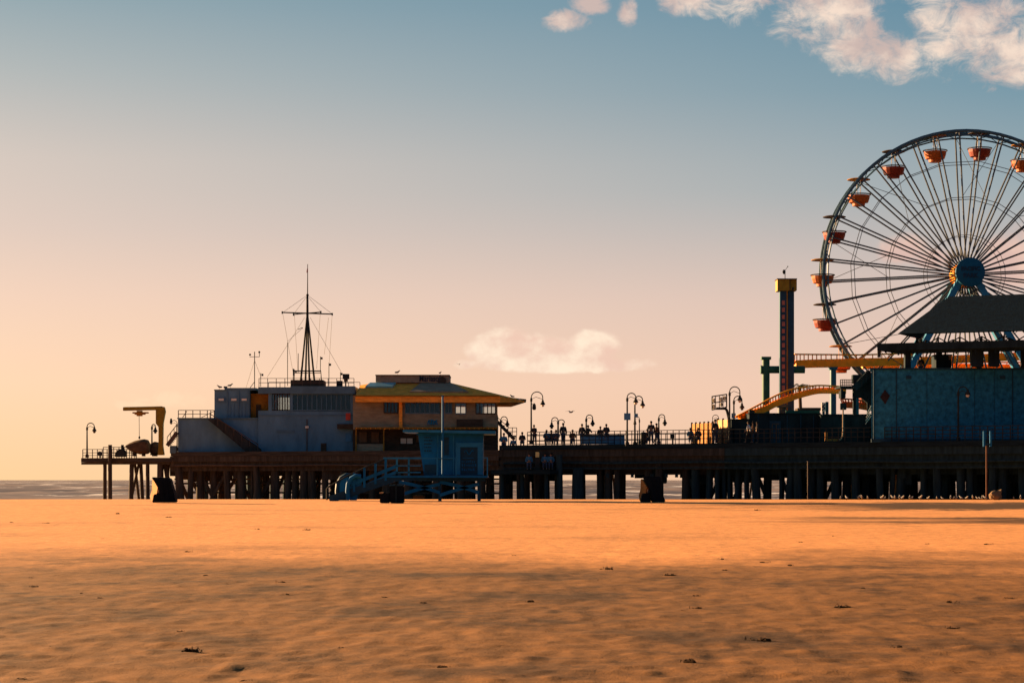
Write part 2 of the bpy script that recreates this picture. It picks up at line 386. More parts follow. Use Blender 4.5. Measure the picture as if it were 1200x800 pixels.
for u0, u1, st in ((212, 580, 9.5), (590, 600, 8), (628, 645, 8), (812, 1240, 10), (1252, 1880, 8)):
    u = u0
    while u < u1:
        if not (866 < u < 873 or 904 < u < 912 or 966 < u < 975):
            Yp = YE(u) + (rp.uniform(13, 26) if u < 1245 else rp.uniform(1, 14)); r = rp.uniform(2.6, 4.2) / F * Yp; ln_ = rp.uniform(-3, 3) / F * Yp
            mb.tube([(Xu(u, Yp), Yp, -2.2), (Xu(u, Yp) + ln_, Yp, deck_z(u) - .5)], r, 7)
        u += st * rp.uniform(.5, 1.5)
tag(mb.build('rear_piling', 'wood_e', pier, smooth=True), kind='stuff')
rc = random.Random(77)
for k in range(46):
    u = rc.uniform(210, 575) if k < 18 else rc.uniform(590, 1195)
    if 660 < u < 672 or 734 < u < 749 or 780 < u < 798: continue
    d_ = rc.uniform(1.2, 7); p = E(u, d_); zt_ = 2.45; hh_ = rc.uniform(.35, .95); w_ = rc.uniform(.25, .8)
    MB().box(p.x - w_, p.x + w_, p.y, p.y + .3, zt_ - hh_ - .3, zt_).build('pile_cap', 'wood_w' if u < 585 else 'wood_e', pier)
for k in range(26):
    u = 214 + 14.2 * k if k < 12 else 812 + 27 * (k - 12)
    du = rc.choice((-1, 1)) * rc.uniform(7, 12); d_ = rc.uniform(1.5, 6); a_ = E(u - du, d_); b_ = E(u + du, d_)
    MB().bar((a_.x, a_.y, -.4), (b_.x, b_.y, 2.5), .2, .26).build('diagonal_brace', 'wood_w' if u < 585 else 'wood_e', pier)
for dy_, z_, r_ in ((.1, 3.0, .09), (.15, 2.55, .06)):
    MB().tube([E(590 + 61 * i, dy_ - .1, z_ + .04 * math.sin(i * 2.1)) for i in range(11)], r_, 6).build('hanging_pipe', 'wood_e', pier)
MB().tube([E(205 + 37 * i, .05, 2.9 + .04 * math.sin(i * 1.7)) for i in range(11)], .08, 6).build('hanging_pipe', 'ironw', pier)
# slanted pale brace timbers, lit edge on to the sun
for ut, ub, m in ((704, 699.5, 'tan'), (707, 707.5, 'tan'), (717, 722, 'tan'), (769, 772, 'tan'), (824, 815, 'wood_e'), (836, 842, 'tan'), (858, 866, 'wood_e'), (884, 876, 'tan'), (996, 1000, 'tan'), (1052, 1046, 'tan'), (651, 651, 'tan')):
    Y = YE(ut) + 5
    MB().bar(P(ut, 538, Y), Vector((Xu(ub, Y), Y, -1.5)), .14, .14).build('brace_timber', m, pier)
# railing along the near edge, in sections
def railing(u0, u1, dy, h, m, n, rails=(1., .62, .3), name='railing'):
    z = deck_z((u0 + u1) / 2); a, b = E(u0, dy), E(u1, dy); a.z = b.z = z
    mb = MB(); grid_rail(mb, a, b, h, n, rails); return mb.build(name, m, pier)
railing(97, 160, .2, .8, 'ironw', 11); railing(121, 158, 7, 1.1, 'ironw', 6, (1, .5))
railing(618, 720, .3, 1.1, 'iron', 14, (1., .72, .35, .08)); railing(720, 860, .3, 1.1, 'iron', 20, (1, .72, .36)); railing(860, 1020, .3, 1.1, 'iron', 22, (1, .72, .36)); railing(1020, 1420, .3, 1.1, 'iron', 44, (1, .75, .5, .25))
railing(618, 860, 14, 1.15, 'iron', 22, (1, .5))
# lower landing under the crowd
a0 = E(583, -1.5); b0 = E(652, -1.5)
mb = MB(); mb.bar(Vector((a0.x, a0.y, 2.25)), Vector((b0.x, b0.y, 2.25)), 2.2, .35); mb.build('lower_landing', 'decke', pier)
for u in (589, 612, 640): piling(u, u, 5, -1.8, 2.1, 'wood_e')
# thick post rising in front of the stringers
piling(655.5, 655.5, 8, -.9, 3.7, 'wood_e'); piling(678, 678, 14, -.2, 2.5, 'wood_e')
for u in (712, 741, 764, 781, 793): 
    p = E(u, .4); MB().box(p.x - .12, p.x + .12, p.y, p.y + .3, 1.8, 2.1).build('beam_stub', 'wood_e', pier)

# ------------------------------------------------------------------ lamps
def gooseneck(u, v0, v1, Y, uh, vh, label, bulb='white', signs=(), name='street_lamp', rr=1.):
    """u: pole column, v0 base row, v1 row of the arch's top, uh/vh: where the lamp hangs."""
    b = P(u, v0, Y); o = empty(name, b, label, 'street lamp', 'gooseneck lamps on the pier')
    w = abs(uh - u) / F * Y; sg = 1 if uh > u else -1; ztop = Zv(v1, Y); zh = Zv(vh, Y); r = w / 2
    zs = ztop - r
    MB().lathe([(.17 * rr, 0), (.17 * rr, .25), (.09 * rr, .35), (.075 * rr, 1.2), (.06 * rr, zs - b.z - .35), (.1 * rr, zs - b.z - .3), (.1 * rr, zs - b.z - .12), (.05 * rr, zs - b.z)], b, 8).build('pole', 'iron', o, smooth=True)
    pts = [(b.x, Y, zs - .1)] + [(b.x + sg * (r - r * math.cos(t)), Y, zs + r * math.sin(t)) for t in [math.pi * i / 12 for i in range(13)]] + [(b.x + sg * w, Y, zh + .35)]
    mb = MB(); mb.tube(pts, .042 * rr, 6)
    mb.tube([(b.x, Y, zs - .15), (b.x + sg * r * .8, Y, zs + .05), (b.x + sg * w * .95, Y, zs - r * .25)], .022 * rr, 5)
    mb.build('arm', 'iron', o, smooth=True)
    c = (b.x + sg * w, Y, zh)
    MB().lathe([(.05, .42), (.09, .36), (.1, .25), (.2 * rr, .1), (.22 * rr, .0), (.2 * rr, .0)], c, 10).build('lamp_shade', 'iron', o, smooth=True)
    MB().ball((c[0], c[1], c[2] - .03), .14 * rr, .14 * rr, .16 * rr).build('bulb', 'white' if bulb == 'white' else 'ironw', o, smooth=True)
    for us, vs0, vs1, ww in signs:
        MB().box(Xu(us - ww / 2, Y), Xu(us + ww / 2, Y), Y - .12, Y - .06, Zv(vs1, Y), Zv(vs0, Y)).build('banner', 'signblue', o)
    return o
def YD(u, d): return YE(u) + d
gooseneck(102, 536, 495.5, 206.5, 110.5, 505, 'lone gooseneck lamp at the seaward tip of the low fishing platform', 'd')
gooseneck(178, 533, 497, 209, 182, 505.5, 'small gooseneck lamp tucked against the yellow crane post', 'd')
gooseneck(587, 517, 488, 205, 594.5, 498, 'gooseneck lamp beside the outside stairs of the restaurant', 'd')
gooseneck(622.5, 520, 459, 189, 636, 474, 'tall gooseneck lamp nearest the restaurant roof tip, with small side lantern')
L_ = gooseneck(654, 512, 489, 203, 646.5, 500, 'short double armed lamp with a hook on both sides of its pole', 'd')
Y = 203; mb = MB(); mb.tube([(Xu(654, Y) + .3 * (1 - math.cos(t)), Y, Zv(493.5, Y) - .15 + .3 * math.sin(t)) for t in [math.pi * i / 10 for i in range(11)]], .04, 6); mb.build('arm', 'iron', L_)
gooseneck(687, 516, 486, 203, 694.5, 497, 'short gooseneck lamp behind the two people by the draped bench', 'd')
gooseneck(735, 522, 466 - 5.5, 183, 745, 471.5, 'tall gooseneck lamp with square blue banner on its pole', signs=((735, 484, 492, 7.6),))
gooseneck(744, 522, 464, 183.6, 753, 475.5, 'tall gooseneck lamp with small blue box halfway up its pole', signs=((745.5, 484.5, 489, 4),))
gooseneck(749.3, 520, 488, 205, 744, 497, 'thin short lamp half hidden behind the pair of tall lamps', 'd', rr=.7)
gooseneck(772, 520, 485.5, 200, 779, 496.5, 'short gooseneck lamp behind the standing couple', 'd')
gooseneck(855, 520, 453, 178.8, 867, 469, 'tall gooseneck lamp beside the floodlight cage')
gooseneck(860, 508, 464, 186, 869.5, 478, 'gooseneck lamp with blue planter box at its foot, behind a taller lamp', 'd', signs=((859.5, 484, 490, 5),))
gooseneck(842, 510, 486, 200, 835, 499, 'small lamp arch showing between the two sunlit plank screens', 'd', rr=.7)
gooseneck(1123, 517, 453, 169.5, 1134, 462.5, 'gooseneck lamp with bright bulb standing against the teal wall')
gooseneck(207.5, 528, 492.3, 202.4, 200.5, 495.5, 'short lamp arm at the seaward corner of the blue grey office', 'd', rr=.6)
# side lantern on the tall lamp
o = bpy.data.objects[[x.name for x in bpy.data.objects if x.get('label', '').startswith('tall gooseneck lamp nearest the')][0]]
o['label'] = 'tall gooseneck lamp with small side lantern beside the tip of the ochre roof'
mb = MB(); mb.bar(P(622.5, 473, 189), P(626, 474, 189), .05); mb.build('bracket', 'iron', o)
MB().lathe([(.05, .45), (.14, .3), (.17, 0), (.1, -.12)], P(626, 478.5, 189), 8).build('lantern', 'iron', o)
# conduit pole with box
o = empty('conduit_pole', P(988, 516, 176), 'grey conduit pole with small box and low bent foot pipe before the ride building', 'pole')
MB().tube([P(982, 515, 176), P(985, 515, 176), P(987.5, 511, 176), P(988, 505, 176), P(988, 478, 176)], .06, 7).build('pipe', 'roofgrey', o, smooth=True)
MB().px(985, 992, 472, 480, 176, .3).build('junction_box', 'darkteal', o, bevel=.03)
MB().px(967, 984, 514, 516.5, 176, .2).build('foot_rail', 'panelorange', o)
MB().px(967, 970, 506, 514, 176, .2).build('stub_post', 'panelorange', o)

# ------------------------------------------------------------------ seaward platform: crane, boats, winch
Y = 203.2
cr = empty('davit_crane', P(188.5, 534, Y), 'yellow davit crane with a long arm reaching out over the boats', 'crane')
MB().pslab([(184.5, 533), (192.2, 533), (190.6, 522), (191, 496), (193.6, 482), (192.4, 476.5), (182.4, 476), (182.4, 496), (185.6, 500), (185.6, 522)], Y, .55).build('mast', 'yellow', cr, bevel=.04)
MB().pslab([(144, 476.8), (190, 475.8), (190, 480.2), (144, 481)], Y + .1, .35).build('jib', 'yellow', cr, bevel=.03)
tr = MB(); tr.px(155, 173.5, 482.6, 484.2, Y + .05, .45); tr.px(160, 166.5, 481, 487.3, Y + .12, .35); tr.px(157.5, 170, 484, 485.6, Y + .08, .4)
tr.build('trolley', 'ochre_dk', cr, bevel=.02)
MB().tube([P(163, 487, Y + .3), P(163.3, 513, Y + .3)], .025, 5).build('cable', 'rope', cr)
MB().ball(P(163.3, 512.5, Y + .3), .09, .09, .14).build('hook', 'iron', cr)
def hull(name, prof, Y, halfd, m, label, cat):
    """covered boat: stations (u, v_top, v_bottom) swept to a round section in depth"""
    o = empty(name, P(prof[len(prof)//2][0], prof[len(prof)//2][2], Y), label, cat)
    n = 12; vs = []
    mx = max(b - a for _, a, b in prof)
    for u, vt, vb in prof:
        zt, zb = Zv(vt, Y), Zv(vb, Y); h = (zt - zb) / 2; d = halfd * (.35 + .65 * (vb - vt) / mx)
        vs += [(Xu(u, Y), Y + halfd + d * math.cos(t) * (1 if math.sin(t) < 0 else .9), (zt + zb) / 2 + h * math.copysign(abs(math.sin(t)) ** .7, math.sin(t))) for t in [2 * math.pi * j / n for j in range(n)]]
    k = len(prof); fs = [(i*n+j, i*n+(j+1) % n, (i+1)*n+(j+1) % n, (i+1)*n+j) for i in range(k-1) for j in range(n)] + [tuple(range(n)), tuple((k-1)*n+j for j in range(n))]
    MB().add(vs, fs).build('hull', m, o, smooth=True)
    return o
h1 = hull('covered_boat', [(146, 521, 524.5), (150, 518.5, 528), (156, 516, 530.5), (162, 514.6, 532), (167, 514, 532), (171.5, 515, 531.5), (173.8, 519.5, 529.5)], 203.5, 1.0, 'boatcover',
          'dark brown boat stored upside down under the crane cable', 'boat')
MB().tube([P(147, 523, 203.4), P(158, 518.8, 203.3), (P(170, 517.5, 203.3))], .05, 5).build('gunwale', 'darkbrown', h1)
for u in (155, 166): MB().px(u, u + 2, 530.5, 534.3, 203.8, 1.2).build('cradle_leg', 'darkbrown', h1)
h2 = hull('covered_boat', [(174.2, 522, 529), (176, 518.5, 532), (180, 517, 533), (184.5, 518, 533), (187.5, 523, 531)], 204.5, .7, 'darkbrown',
          'shorter rounded brown boat stored between crane mast and larger boat', 'boat')
MB().px(178, 183, 532, 534.3, 205, .8).build('cradle_leg', 'darkbrown', h2)
w = empty('deck_winch', P(140, 535, 204), 'low dark winch with upright handle beside the stored boat', 'winch')
MB().pslab([(134, 535), (135, 530), (138, 527), (142, 525.5), (146, 528), (147, 535)], 203.6, 1.).build('housing', 'iron', w, bevel=.04)
MB().px(141.8, 144.6, 521, 527, 204, .25).build('handle_post', 'iron', w)
w = empty('mooring_reel', P(117, 536, 204), 'small round dark reel by the platform railing', 'reel')
MB(Matrix.Translation(P(117, 531.2, 204)) @ Matrix.Rotation(R(90), 4, 'X')).lathe([(.2, -.2), (.2, -.14), (.1, -.12), (.1, .12), (.2, .14), (.2, .2)], n=12).build('drum', 'iron', w, smooth=True)
MB().px(116.3, 118, 531, 536.2, 204, .15).build('stand', 'iron', w)
# stair from the platform up to the office deck
st = empty('outside_stair', P(200, 531, 203), 'light open stair with handrails climbing beside the blue grey office', 'stairs')
mb = MB(); mb.bar(P(196, 522, 202.6), P(207.5, 506.5, 202.6), .18, .35); mb.bar(P(196, 522, 204), P(207.5, 506.5, 204), .18, .35); mb.build('stringer', 'ironw', st)
mb = MB()
for i in range(9):
    q = P(lerp(196.5, 207, i / 8), lerp(521, 507, i / 8), 202.6); mb.box(q.x - .14, q.x + .14, 202.6, 204, q.z - .03, q.z + .03)
mb.build('tread', 'ironw', st)
mb = MB(); mb.tube([P(196, 512, 202.5), P(203, 503, 202.5), P(207.5, 497, 202.5)], .04, 6)
for u, va, vb in ((196, 512, 522), (200, 507, 517), (204, 501.5, 511), (207, 498, 507)): mb.bar(P(u, va, 202.5), P(u, vb, 202.5), .05)
mb.build('handrail', 'ironw', st)
MB().px(199, 206.5, 522, 531, 202.8, 1).build('locker', 'bluegrey2', st, bevel=.03)

# ------------------------------------------------------------------ harbour office
Y = 203.
ob = empty('harbor_office', P(312, 531, Y + 4), 'blue grey flat roofed harbour office carrying a ship style mast', 'office building')
def part(name, m, parent, *pxs, bevel=0):
    mb = MB()
    for q in pxs: mb.px(*q)
    return mb.build(name, m, parent, bevel=bevel)
part('lower_wall', 'bluegrey', ob, (208.5, 302.5, 490.5, 531, Y, 11))
part('terrace_slab', 'bluegrey2', ob, (207.5, 302, 489.3, 490.6, Y - .15, 11))
part('upper_wall', 'bluegrey', ob, (251.3, 293, 456.5, 489.3, Y + .6, 8))
part('roof_cap', 'bluegrey2', ob, (263, 300, 454.3, 457, Y + .55, 8.2), (250.8, 263.5, 456.2, 457.3, Y + .5, 8.2))
for u in (254.5, 269.5, 281.5):
    f = part('window', 'bluegrey2', ob, (u, u + 9.5, 465.4, 471.2, Y + .52, .1))
    part('pane', 'white', f, (u + 1.6, u + 7.6, 466.8, 469.3, Y + .48, .05))
for u in (266, 279, 291): part('wall_batten', 'bluegrey2', ob, (u, u + 1.3, 458, 489, Y + .5, .12))
for u in (270, 274, 283, 287): part('wall_batten', 'bluegrey2', ob, (u, u + .8, 473, 488, Y + .54, .08))
part('side_block', 'ochre_dk', ob, (293.3, 318.5, 461, 490, Y + 1.2, 6))
part('side_recess', 'darkbrown', ob, (300, 305.5, 474, 489, Y + 1.1, .2), (308, 316, 482, 489.6, Y + .9, .3))
d = part('door', 'darkbrown', ob, (308, 320.5, 505, 527, Y - .06, .1)); part('door_panel', 'ironw', d, (310, 318.5, 508, 526, Y - .1, .05))
# main block with see-through window band
T0, T1 = 302.5, 413.5
part('main_wall', 'bluegrey', ob, (T0, T1, 481, 531, Y - .3, 9))
part('parapet', 'bluegrey2', ob, (T0, 340.2, 453.5, 461, Y - .5, 9.4), (340.2, 415.5, 452.3, 461.3, Y - .6, 9.6))
part('corner_pier', 'bluegrey', ob, (T0 + 12, 318.5, 461, 481, Y - .3, .6), (340, 343, 461, 481, Y - .35, .6), (410.8, 413.5, 461, 481, Y - .3, .6),
     (T0 + 12, 318.5, 461, 481, Y + 8, .6), (340, 343, 461, 481, Y + 8, .6), (410, 412.5, 461, 481, Y + 8, .6))
fr = MB()
for i in range(8): u = 318.5 + i * 21.5 / 7; fr.px(u - .55, u + .55, 461, 481, Y - .2, .15)
fr.px(318.5, 340, 461, 462.2, Y - .2, .14); fr.px(318.5, 340, 479.8, 481, Y - .2, .14)
wf = fr.build('window_frame', 'darkbrown', ob)
part('pane', GL, wf, (318.6, 340, 462, 480, Y - .12, .03)); part('pane', GL, wf, (318.6, 340, 462, 480, Y + 8.3, .03))
mb = MB()
for u in (321.5, 324.5, 330.5): mb.px(u, u + .9, 462.5, 479.5, Y - .05, .02)
mb.build('red_stripe', 'redsign', wf)
fr = MB()
for i in range(13): u = 343 + i * 68 / 12; fr.px(u - .5, u + .5, 461.3, 481, Y - .25, .15)
fr.px(343, 411, 480, 481.6, Y - .3, .2); fr.px(343, 411, 460.9, 462.4, Y - .3, .2)
wf = fr.build('window_frame', 'bluegrey2', ob)
part('pane', GLD, wf, (343, 411, 462, 480.5, Y - .15, .03))
part('brown_backing', 'brown_backing', wf, (343.2, 410.6, 461.5, 480.8, Y + .3, .06))  # brown sheet behind the glass imitates its reflection
part('ledge', 'darkbrown', ob, (395, 416, 496.5, 502, Y - 1., .7)); part('wall_band', 'bluegrey2', ob, (324, 345, 503.5, 506.5, Y - .36, .08), (T0, T1, 485.5, 487, Y - .36, .08))
lp = part('downpipe', 'ironw', ob, (359.2, 360.2, 491, 530, Y - .4, .12)); part('wall_lamp', 'white', lp, (357.6, 361.6, 499, 501.5, Y - .55, .15))
part('vent', 'darkbrown', ob, (376, 382.5, 519, 529, Y - .36, .08))
part('red_sign', 'redsign', ob, (405.2, 410.6, 484, 492, Y - .4, .06)); part('blue_sign', 'signblue', ob, (405, 412, 507, 517, Y - .4, .06))
# outside stair running down the front of the lower block
mb = MB(); mb.pslab([(243, 491), (256, 491), (305, 526), (305, 531), (290, 531), (279, 521)], Y - 1.1, 1.0); mb.build('stair_flight', 'wood_m', ob)
mb = MB()
mb.tube([P(245, 484, Y - 1.1), P(303, 521, Y - 1.1)], .04, 5)
for i in range(7): t = i / 6; mb.bar(P(lerp(246, 302, t), lerp(484.6, 520.4, t), Y - 1.1), P(lerp(246, 302, t), lerp(492, 529, t), Y - 1.1), .05)
mb.build('stair_rail', 'ironw', ob)
mb = MB(); zt = Zv(489.3, Y); a, b, c = P(209, 489.3, Y), P(243, 489.3, Y), P(251, 489.3, Y)
grid_rail(mb, a, b, .68, 4, (1, .5)); grid_rail(mb, b, c, .68, 2, (1,)); mb.bar(P(236, 489, Y), P(251, 481.5, Y), .05); mb.bar(P(214, 489, Y), P(219, 481.5, Y), .06)
mb.build('terrace_railing', 'ironw', ob)
mb = MB(); a, b = P(303.5, 453.5, Y - .3), P(414.8, 452.8, Y - .3); b.z = a.z
grid_rail(mb, a, b, .8, 11, (1, .5), .025); bk = Vector((0, 8, 0)); grid_rail(mb, a + bk, b + bk, .8, 8, (1,), .025); mb.build('roof_railing', 'ironw', ob)
# mast
part('mast_house', 'darkbrown', ob, (340.5, 378.5, 445, 453, Y + .4, 3)); part('roof_box', 'iron', ob, (394.5, 401, 446, 453, Y + 1, .6))
MY = Y + 2
ms = MB()
for u0, dy in ((352.5, -.9), (358, .9), (362.6, -.9), (368.4, .9)): ms.tube([P(u0, 446, MY + dy), P(360.2, 365, MY)], [.1, .07], 7)
mast = ms.build('mast_leg', 'iron', ob)
ms = MB(); ms.tube([P(360.2, 372, MY), P(360.2, 345.6, MY), P(360.4, 345.4, MY), P(360.5, 309.5, MY)], [.12, .1, .05, .03], 8); ms.ball(P(360.3, 345.8, MY), .13); ms.build('mast_pole', 'iron', ob)
ms = MB(); ms.tube([P(330.8, 366, MY), P(389.4, 368, MY)], .06, 7); ms.tube([P(344, 368.3, MY + .6), P(376, 365.6, MY - .6)], .05, 7)
for u, v in ((330.8, 366), (389.4, 368), (376, 365.6), (344, 368.3)): ms.bar(P(u, v - 1.3, MY), P(u, v + 1.6, MY), .12)
ms.build('yardarm', 'iron', ob)
mb = MB(); mb.pslab([(359.9, 314.5), (360.3, 314.5), (360.2, 319.5), (359.2, 319.5), (359.4, 317)], MY - .1, .03); mb.build('pennant', 'redsign', ob)
mb = MB(); mb.tube([P(343.6, 446, MY - 1), P(344, 434.6, MY - 1), P(376, 434.6, MY - 1), P(376.5, 446, MY - 1)], .06, 6); mb.bar(P(345, 437, MY), P(376, 437, MY), .1, .06); mb.bar(P(344, 440, MY - 1), P(344, 432, MY - 1), .12); mb.build('mast_frame', 'iron', ob)
gy = MB()
for a, b in (((358.5, 347), (331.5, 366)), ((362, 347), (389, 367.5)), ((359, 348), (344.5, 367.5)), ((362, 349), (376, 365.5)), ((331.3, 367), (343.5, 437)), ((345, 369), (349, 436)), ((375.3, 367), (371, 432)), ((389.2, 369), (385, 437)),
             ((357, 372), (313, 442)), ((363.5, 372), (400, 436)), ((355, 384), (337, 400)), ((385, 372), (380, 415))):
    gy.tube([P(*a, MY), P(*b, MY)], .014, 4)
gy.build('stay_rope', 'rope', ob)
an = MB()
for u, v0, v1, kn in ((337, 401, 452, 0), (385.5, 425, 452, 1), (399, 436, 452, 1), (375.5, 417.5, 436, 1), (349.5, 414, 436, 0), (305.5, 437, 453, 1), (345, 433, 452, 1)):
    an.tube([P(u, v1, Y + 1.4), P(u, v0, Y + 1.4)], .035, 5)
    if kn: an.box(Xu(u - 1, Y), Xu(u + 1, Y), Y + 1.3, Y + 1.5, Zv(v0 + 2.5, Y), Zv(v0, Y))
an.tube([P(349, 386, MY), P(354.5, 383.8, MY)], .03, 5); an.build('antenna', 'iron', ob)
part('floodlight', 'iron', ob, (401.5, 409, 438, 444, Y + .5, .5)); part('floodlight_bracket', 'iron', ob, (403, 407.5, 444, 447, Y + .6, .2), (404.7, 405.7, 446, 453, Y + .6, .2))
wm = MB(); wx = 298.3; wm.tube([P(wx, 456, Y + 3), P(wx, 412, Y + 3)], .04, 6); wm.tube([P(292.5, 418, Y + 3), P(304, 418, Y + 3)], .025, 5); wm.tube([P(304, 418, Y + 3), P(304, 412.5, Y + 3)], .03, 5)
wm.ball(P(293, 415.5, Y + 3), .1); wm.ball(P(303.8, 412.5, Y + 3), .1)
wm.bar(P(292.5, 455, Y + 3), P(298, 447.5, Y + 3), .05); wm.build('wind_mast', 'iron', ob)
wm = MB()
for q in ((288, 455), (306, 442)): wm.tube([P(298.3, 422, Y + 3), P(*q, Y + 3)], .014, 4)
wm.build('stay_rope', 'rope', ob)
part('roof_camera', 'iron', ob, (262, 266, 452.5, 454.5, Y + 1, .3))

# ------------------------------------------------------------------ restaurant with ochre roof
Y = 201.
rs = empty('restaurant_building', P(500, 530, Y + 5), 'two storey brown restaurant with a broad hipped ochre roof', 'restaurant')
# plan: corner at u=470; face A from u=416 to 470 (recedes seaward), face B from u=470 to 583
zc = Zv(464.5, Y)                     # eaves height at the corner
xa0, xa1, xb1 = Xu(400, Y + 3), Xu(470, Y), Xu(583, Y)
zw0 = 4.15
def wallpx(u0, u1, v0, v1, dy=0, d=.3): return (u0, u1, v0, v1, Y + dy, d)
part('lower_wall', 'darkbrown', rs, wallpx(413.7, 583, 503, 531, 1.2, 11))
part('wall', 'brownwall', rs, wallpx(413.7, 583, 484.6, 503, 0, 12), wallpx(413.7, 583, 463.2, 467.5, 0, .35), wallpx(413.7, 470, 467.5, 484.6, 0, .3), wallpx(470, 475, 467.5, 484.6, 0, .3), wallpx(515, 521.5, 467.5, 484.6, 0, .3),
     wallpx(529.5, 533.5, 467.5, 484.6, 0, .3), wallpx(546, 557.5, 467.5, 484.6, 0, .3), wallpx(580.8, 583, 467.5, 484.6, 0, .3), (415.5, 530, 466, 486, Y + 11.7, .3), (546, 553, 466, 486, Y + 11.7, .3), (415.5, 583, 466.5, 470, Y + 11.8, .3))
part('ceiling', 'darkbrown', rs, (416, 582, 463.6, 465, Y + .4, 11))
def window(u0, u1, v0, v1, n, see, Yw, fm='bluegrey2'):
    fr = MB()
    for i in range(n + 1): u = lerp(u0, u1, i / n); fr.px(u - .55, u + .55, v0, v1, Yw - .06, .14)
    fr.px(u0, u1, v0 - .8, v0 + .6, Yw - .08, .16); fr.px(u0, u1, v1 - .6, v1 + .8, Yw - .08, .16)
    f = fr.build('window', fm, rs)
    part('pane', GL if see else GLD, f, (u0, u1, v0, v1, Yw + .04, .03))
    if not see: part('brown_backing', 'brown_backing', f, (u0, u1, v0, v1, Yw + .12, .05))
window(450, 466, 469, 483.6, 4, 0, Y - .18, 'darkbrown'); window(475, 515, 468, 484, 7, 0, Y); window(521.5, 529.5, 468, 484, 2, 0, Y); window(533.8, 545.8, 468, 484.5, 2, 1, Y); window(557.8, 580.5, 468, 484.5, 5, 1, Y, 'darkbrown')
part('partition', 'brownwall', rs, (553, 557.5, 466, 486, Y + 5, .2), (527, 534, 466, 486, Y + 5, .2), (534, 541, 466, 475, Y + 6, .2), (557, 566, 466, 486, Y + 6, .2))
part('corner_post', 'ochre', rs, (467.5, 471.5, 463, 502, Y - .35, .4))
# roof
rb = [P(526, 447.5, Y + 3), P(440, 447.5, Y + 3)]
zr = rb[0].z; zoff = 0
A = Vector((Xu(416.4, Y - 1.2), Y - 1.2, Zv(463.5, Y - 1.2))); B = Vector((Xu(586, Y - 1), Y - 1.2, Zv(464.5, Y - 1.2))); Cc = Vector((Xu(586, Y) + 1.0, Y + 13, Zv(464, Y))); D = Vector((A.x + .3, Y + 13, A.z))
a2, b2 = Vector((Xu(440, Y + 3), Y + 4, zr)), Vector((Xu(526, Y + 3), Y + 4, zr)); c2, d2 = b2 + Vector((0, 4, 0)), a2 + Vector((0, 4, 0))
th = Vector((0, 0, -.55)); tip = P(616.5, 469.6, Y + 2.5)
e2 = Vector((tip.x, Y + 6, tip.z))
a3 = Vector((A.x + .1, a2.y, Zv(451.2, a2.y))); d3 = Vector((A.x + .2, d2.y, a3.z))
mb = MB(); mb.add([A, B, tip, Cc, D, a2, b2, c2, d2] + [q + th for q in (A, B)] + [tip + th * .22, Cc + th, D + th, a3, d3],
    [(0, 1, 5, 14), (1, 6, 5), (1, 2, 6), (2, 3, 7, 6), (3, 4, 8, 7), (4, 15, 8), (14, 5, 8, 15), (4, 0, 14, 15), (5, 6, 7, 8), (0, 9, 10, 1), (1, 10, 11, 2), (2, 11, 12, 3), (3, 12, 13, 4), (4, 13, 9, 0), (9, 13, 12, 11, 10)])
rf = mb.build('roof', 'ochre', rs)
part('fascia', 'ochre_dk', rf, (416.4, 585.5, 462.9, 464.6, Y - 1.32, .1))
def onroof(u, t):
    y = Y - 1.2 + 5.2 * t; return Vector((Xu(u, y), y - .05, lerp(A.z, zr, t) + .07))
rp_ = [onroof(480, .26), onroof(549, .26), onroof(527, .97), onroof(494, .97)]; lo_ = [q + Vector((0, .1, -.3)) for q in rp_]
mb = MB(); mb.add(rp_ + lo_, [(0, 1, 2, 3), (7, 6, 5, 4), (0, 4, 5, 1), (1, 5, 6, 2), (2, 6, 7, 3), (3, 7, 4, 0)])
mb.build('roof_panel', 'roofgrey', rf)
mb = MB(); sk = [onroof(428, .6), onroof(460, .6), onroof(464, .88), onroof(434, .88)]
mb.add([q + Vector((0, -.06, .07)) for q in sk] + [q + Vector((0, .1, -.2)) for q in sk], [(0, 1, 2, 3), (7, 6, 5, 4), (0, 4, 5, 1), (1, 5, 6, 2), (2, 6, 7, 3), (3, 7, 4, 0)]); mb.build('skylight', 'skyl', rf)
mb = MB(); mb.bar(P(584, 466, Y + 2.4), tip, .3, .3); mb.build('outrigger_beam', 'darkbrown', rf); MB().ball(P(608.3, 469.8, Y + 2.), .2).build('tip_lamp', 'white', rf, smooth=True)
pp = part('roof_parapet', 'roofgrey', rs, (440.3, 526.4, 439.6, 448.2, Y + 3.4, 5)); part('parapet_cap', 'darkbrown', pp, (439.8, 526.9, 438.9, 440, Y + 3.3, 5.2))
text_mesh('sign_letter', 'Mariasol', .82, P(503.5, 443.6, Y + 3.34), 'letter', pp, .70, .012)
MB(Matrix.Translation(P(518, 446, Y + 3.36)) @ Matrix.Rotation(R(90), 4, 'X')).lathe([(.38, -.03), (.38, .03)], n=20).build('round_emblem', 'darkbrown', pp)
part('stair_canopy', 'darkbrown', rs, (535, 566, 491, 501, Y - .25, .25)); part('awning', 'ochre_dk', rs, wallpx(416, 583, 500.3, 502.4, -1.4, 1.6))
mb = MB()
for i in range(30): mb.ball(P(lerp(418, 578, i / 29.), 502.2 + random.uniform(-.5, .5), Y - 1.5), .055, n=6, k=4)
mb.build('festoon_bulb', 'ochre', rs)
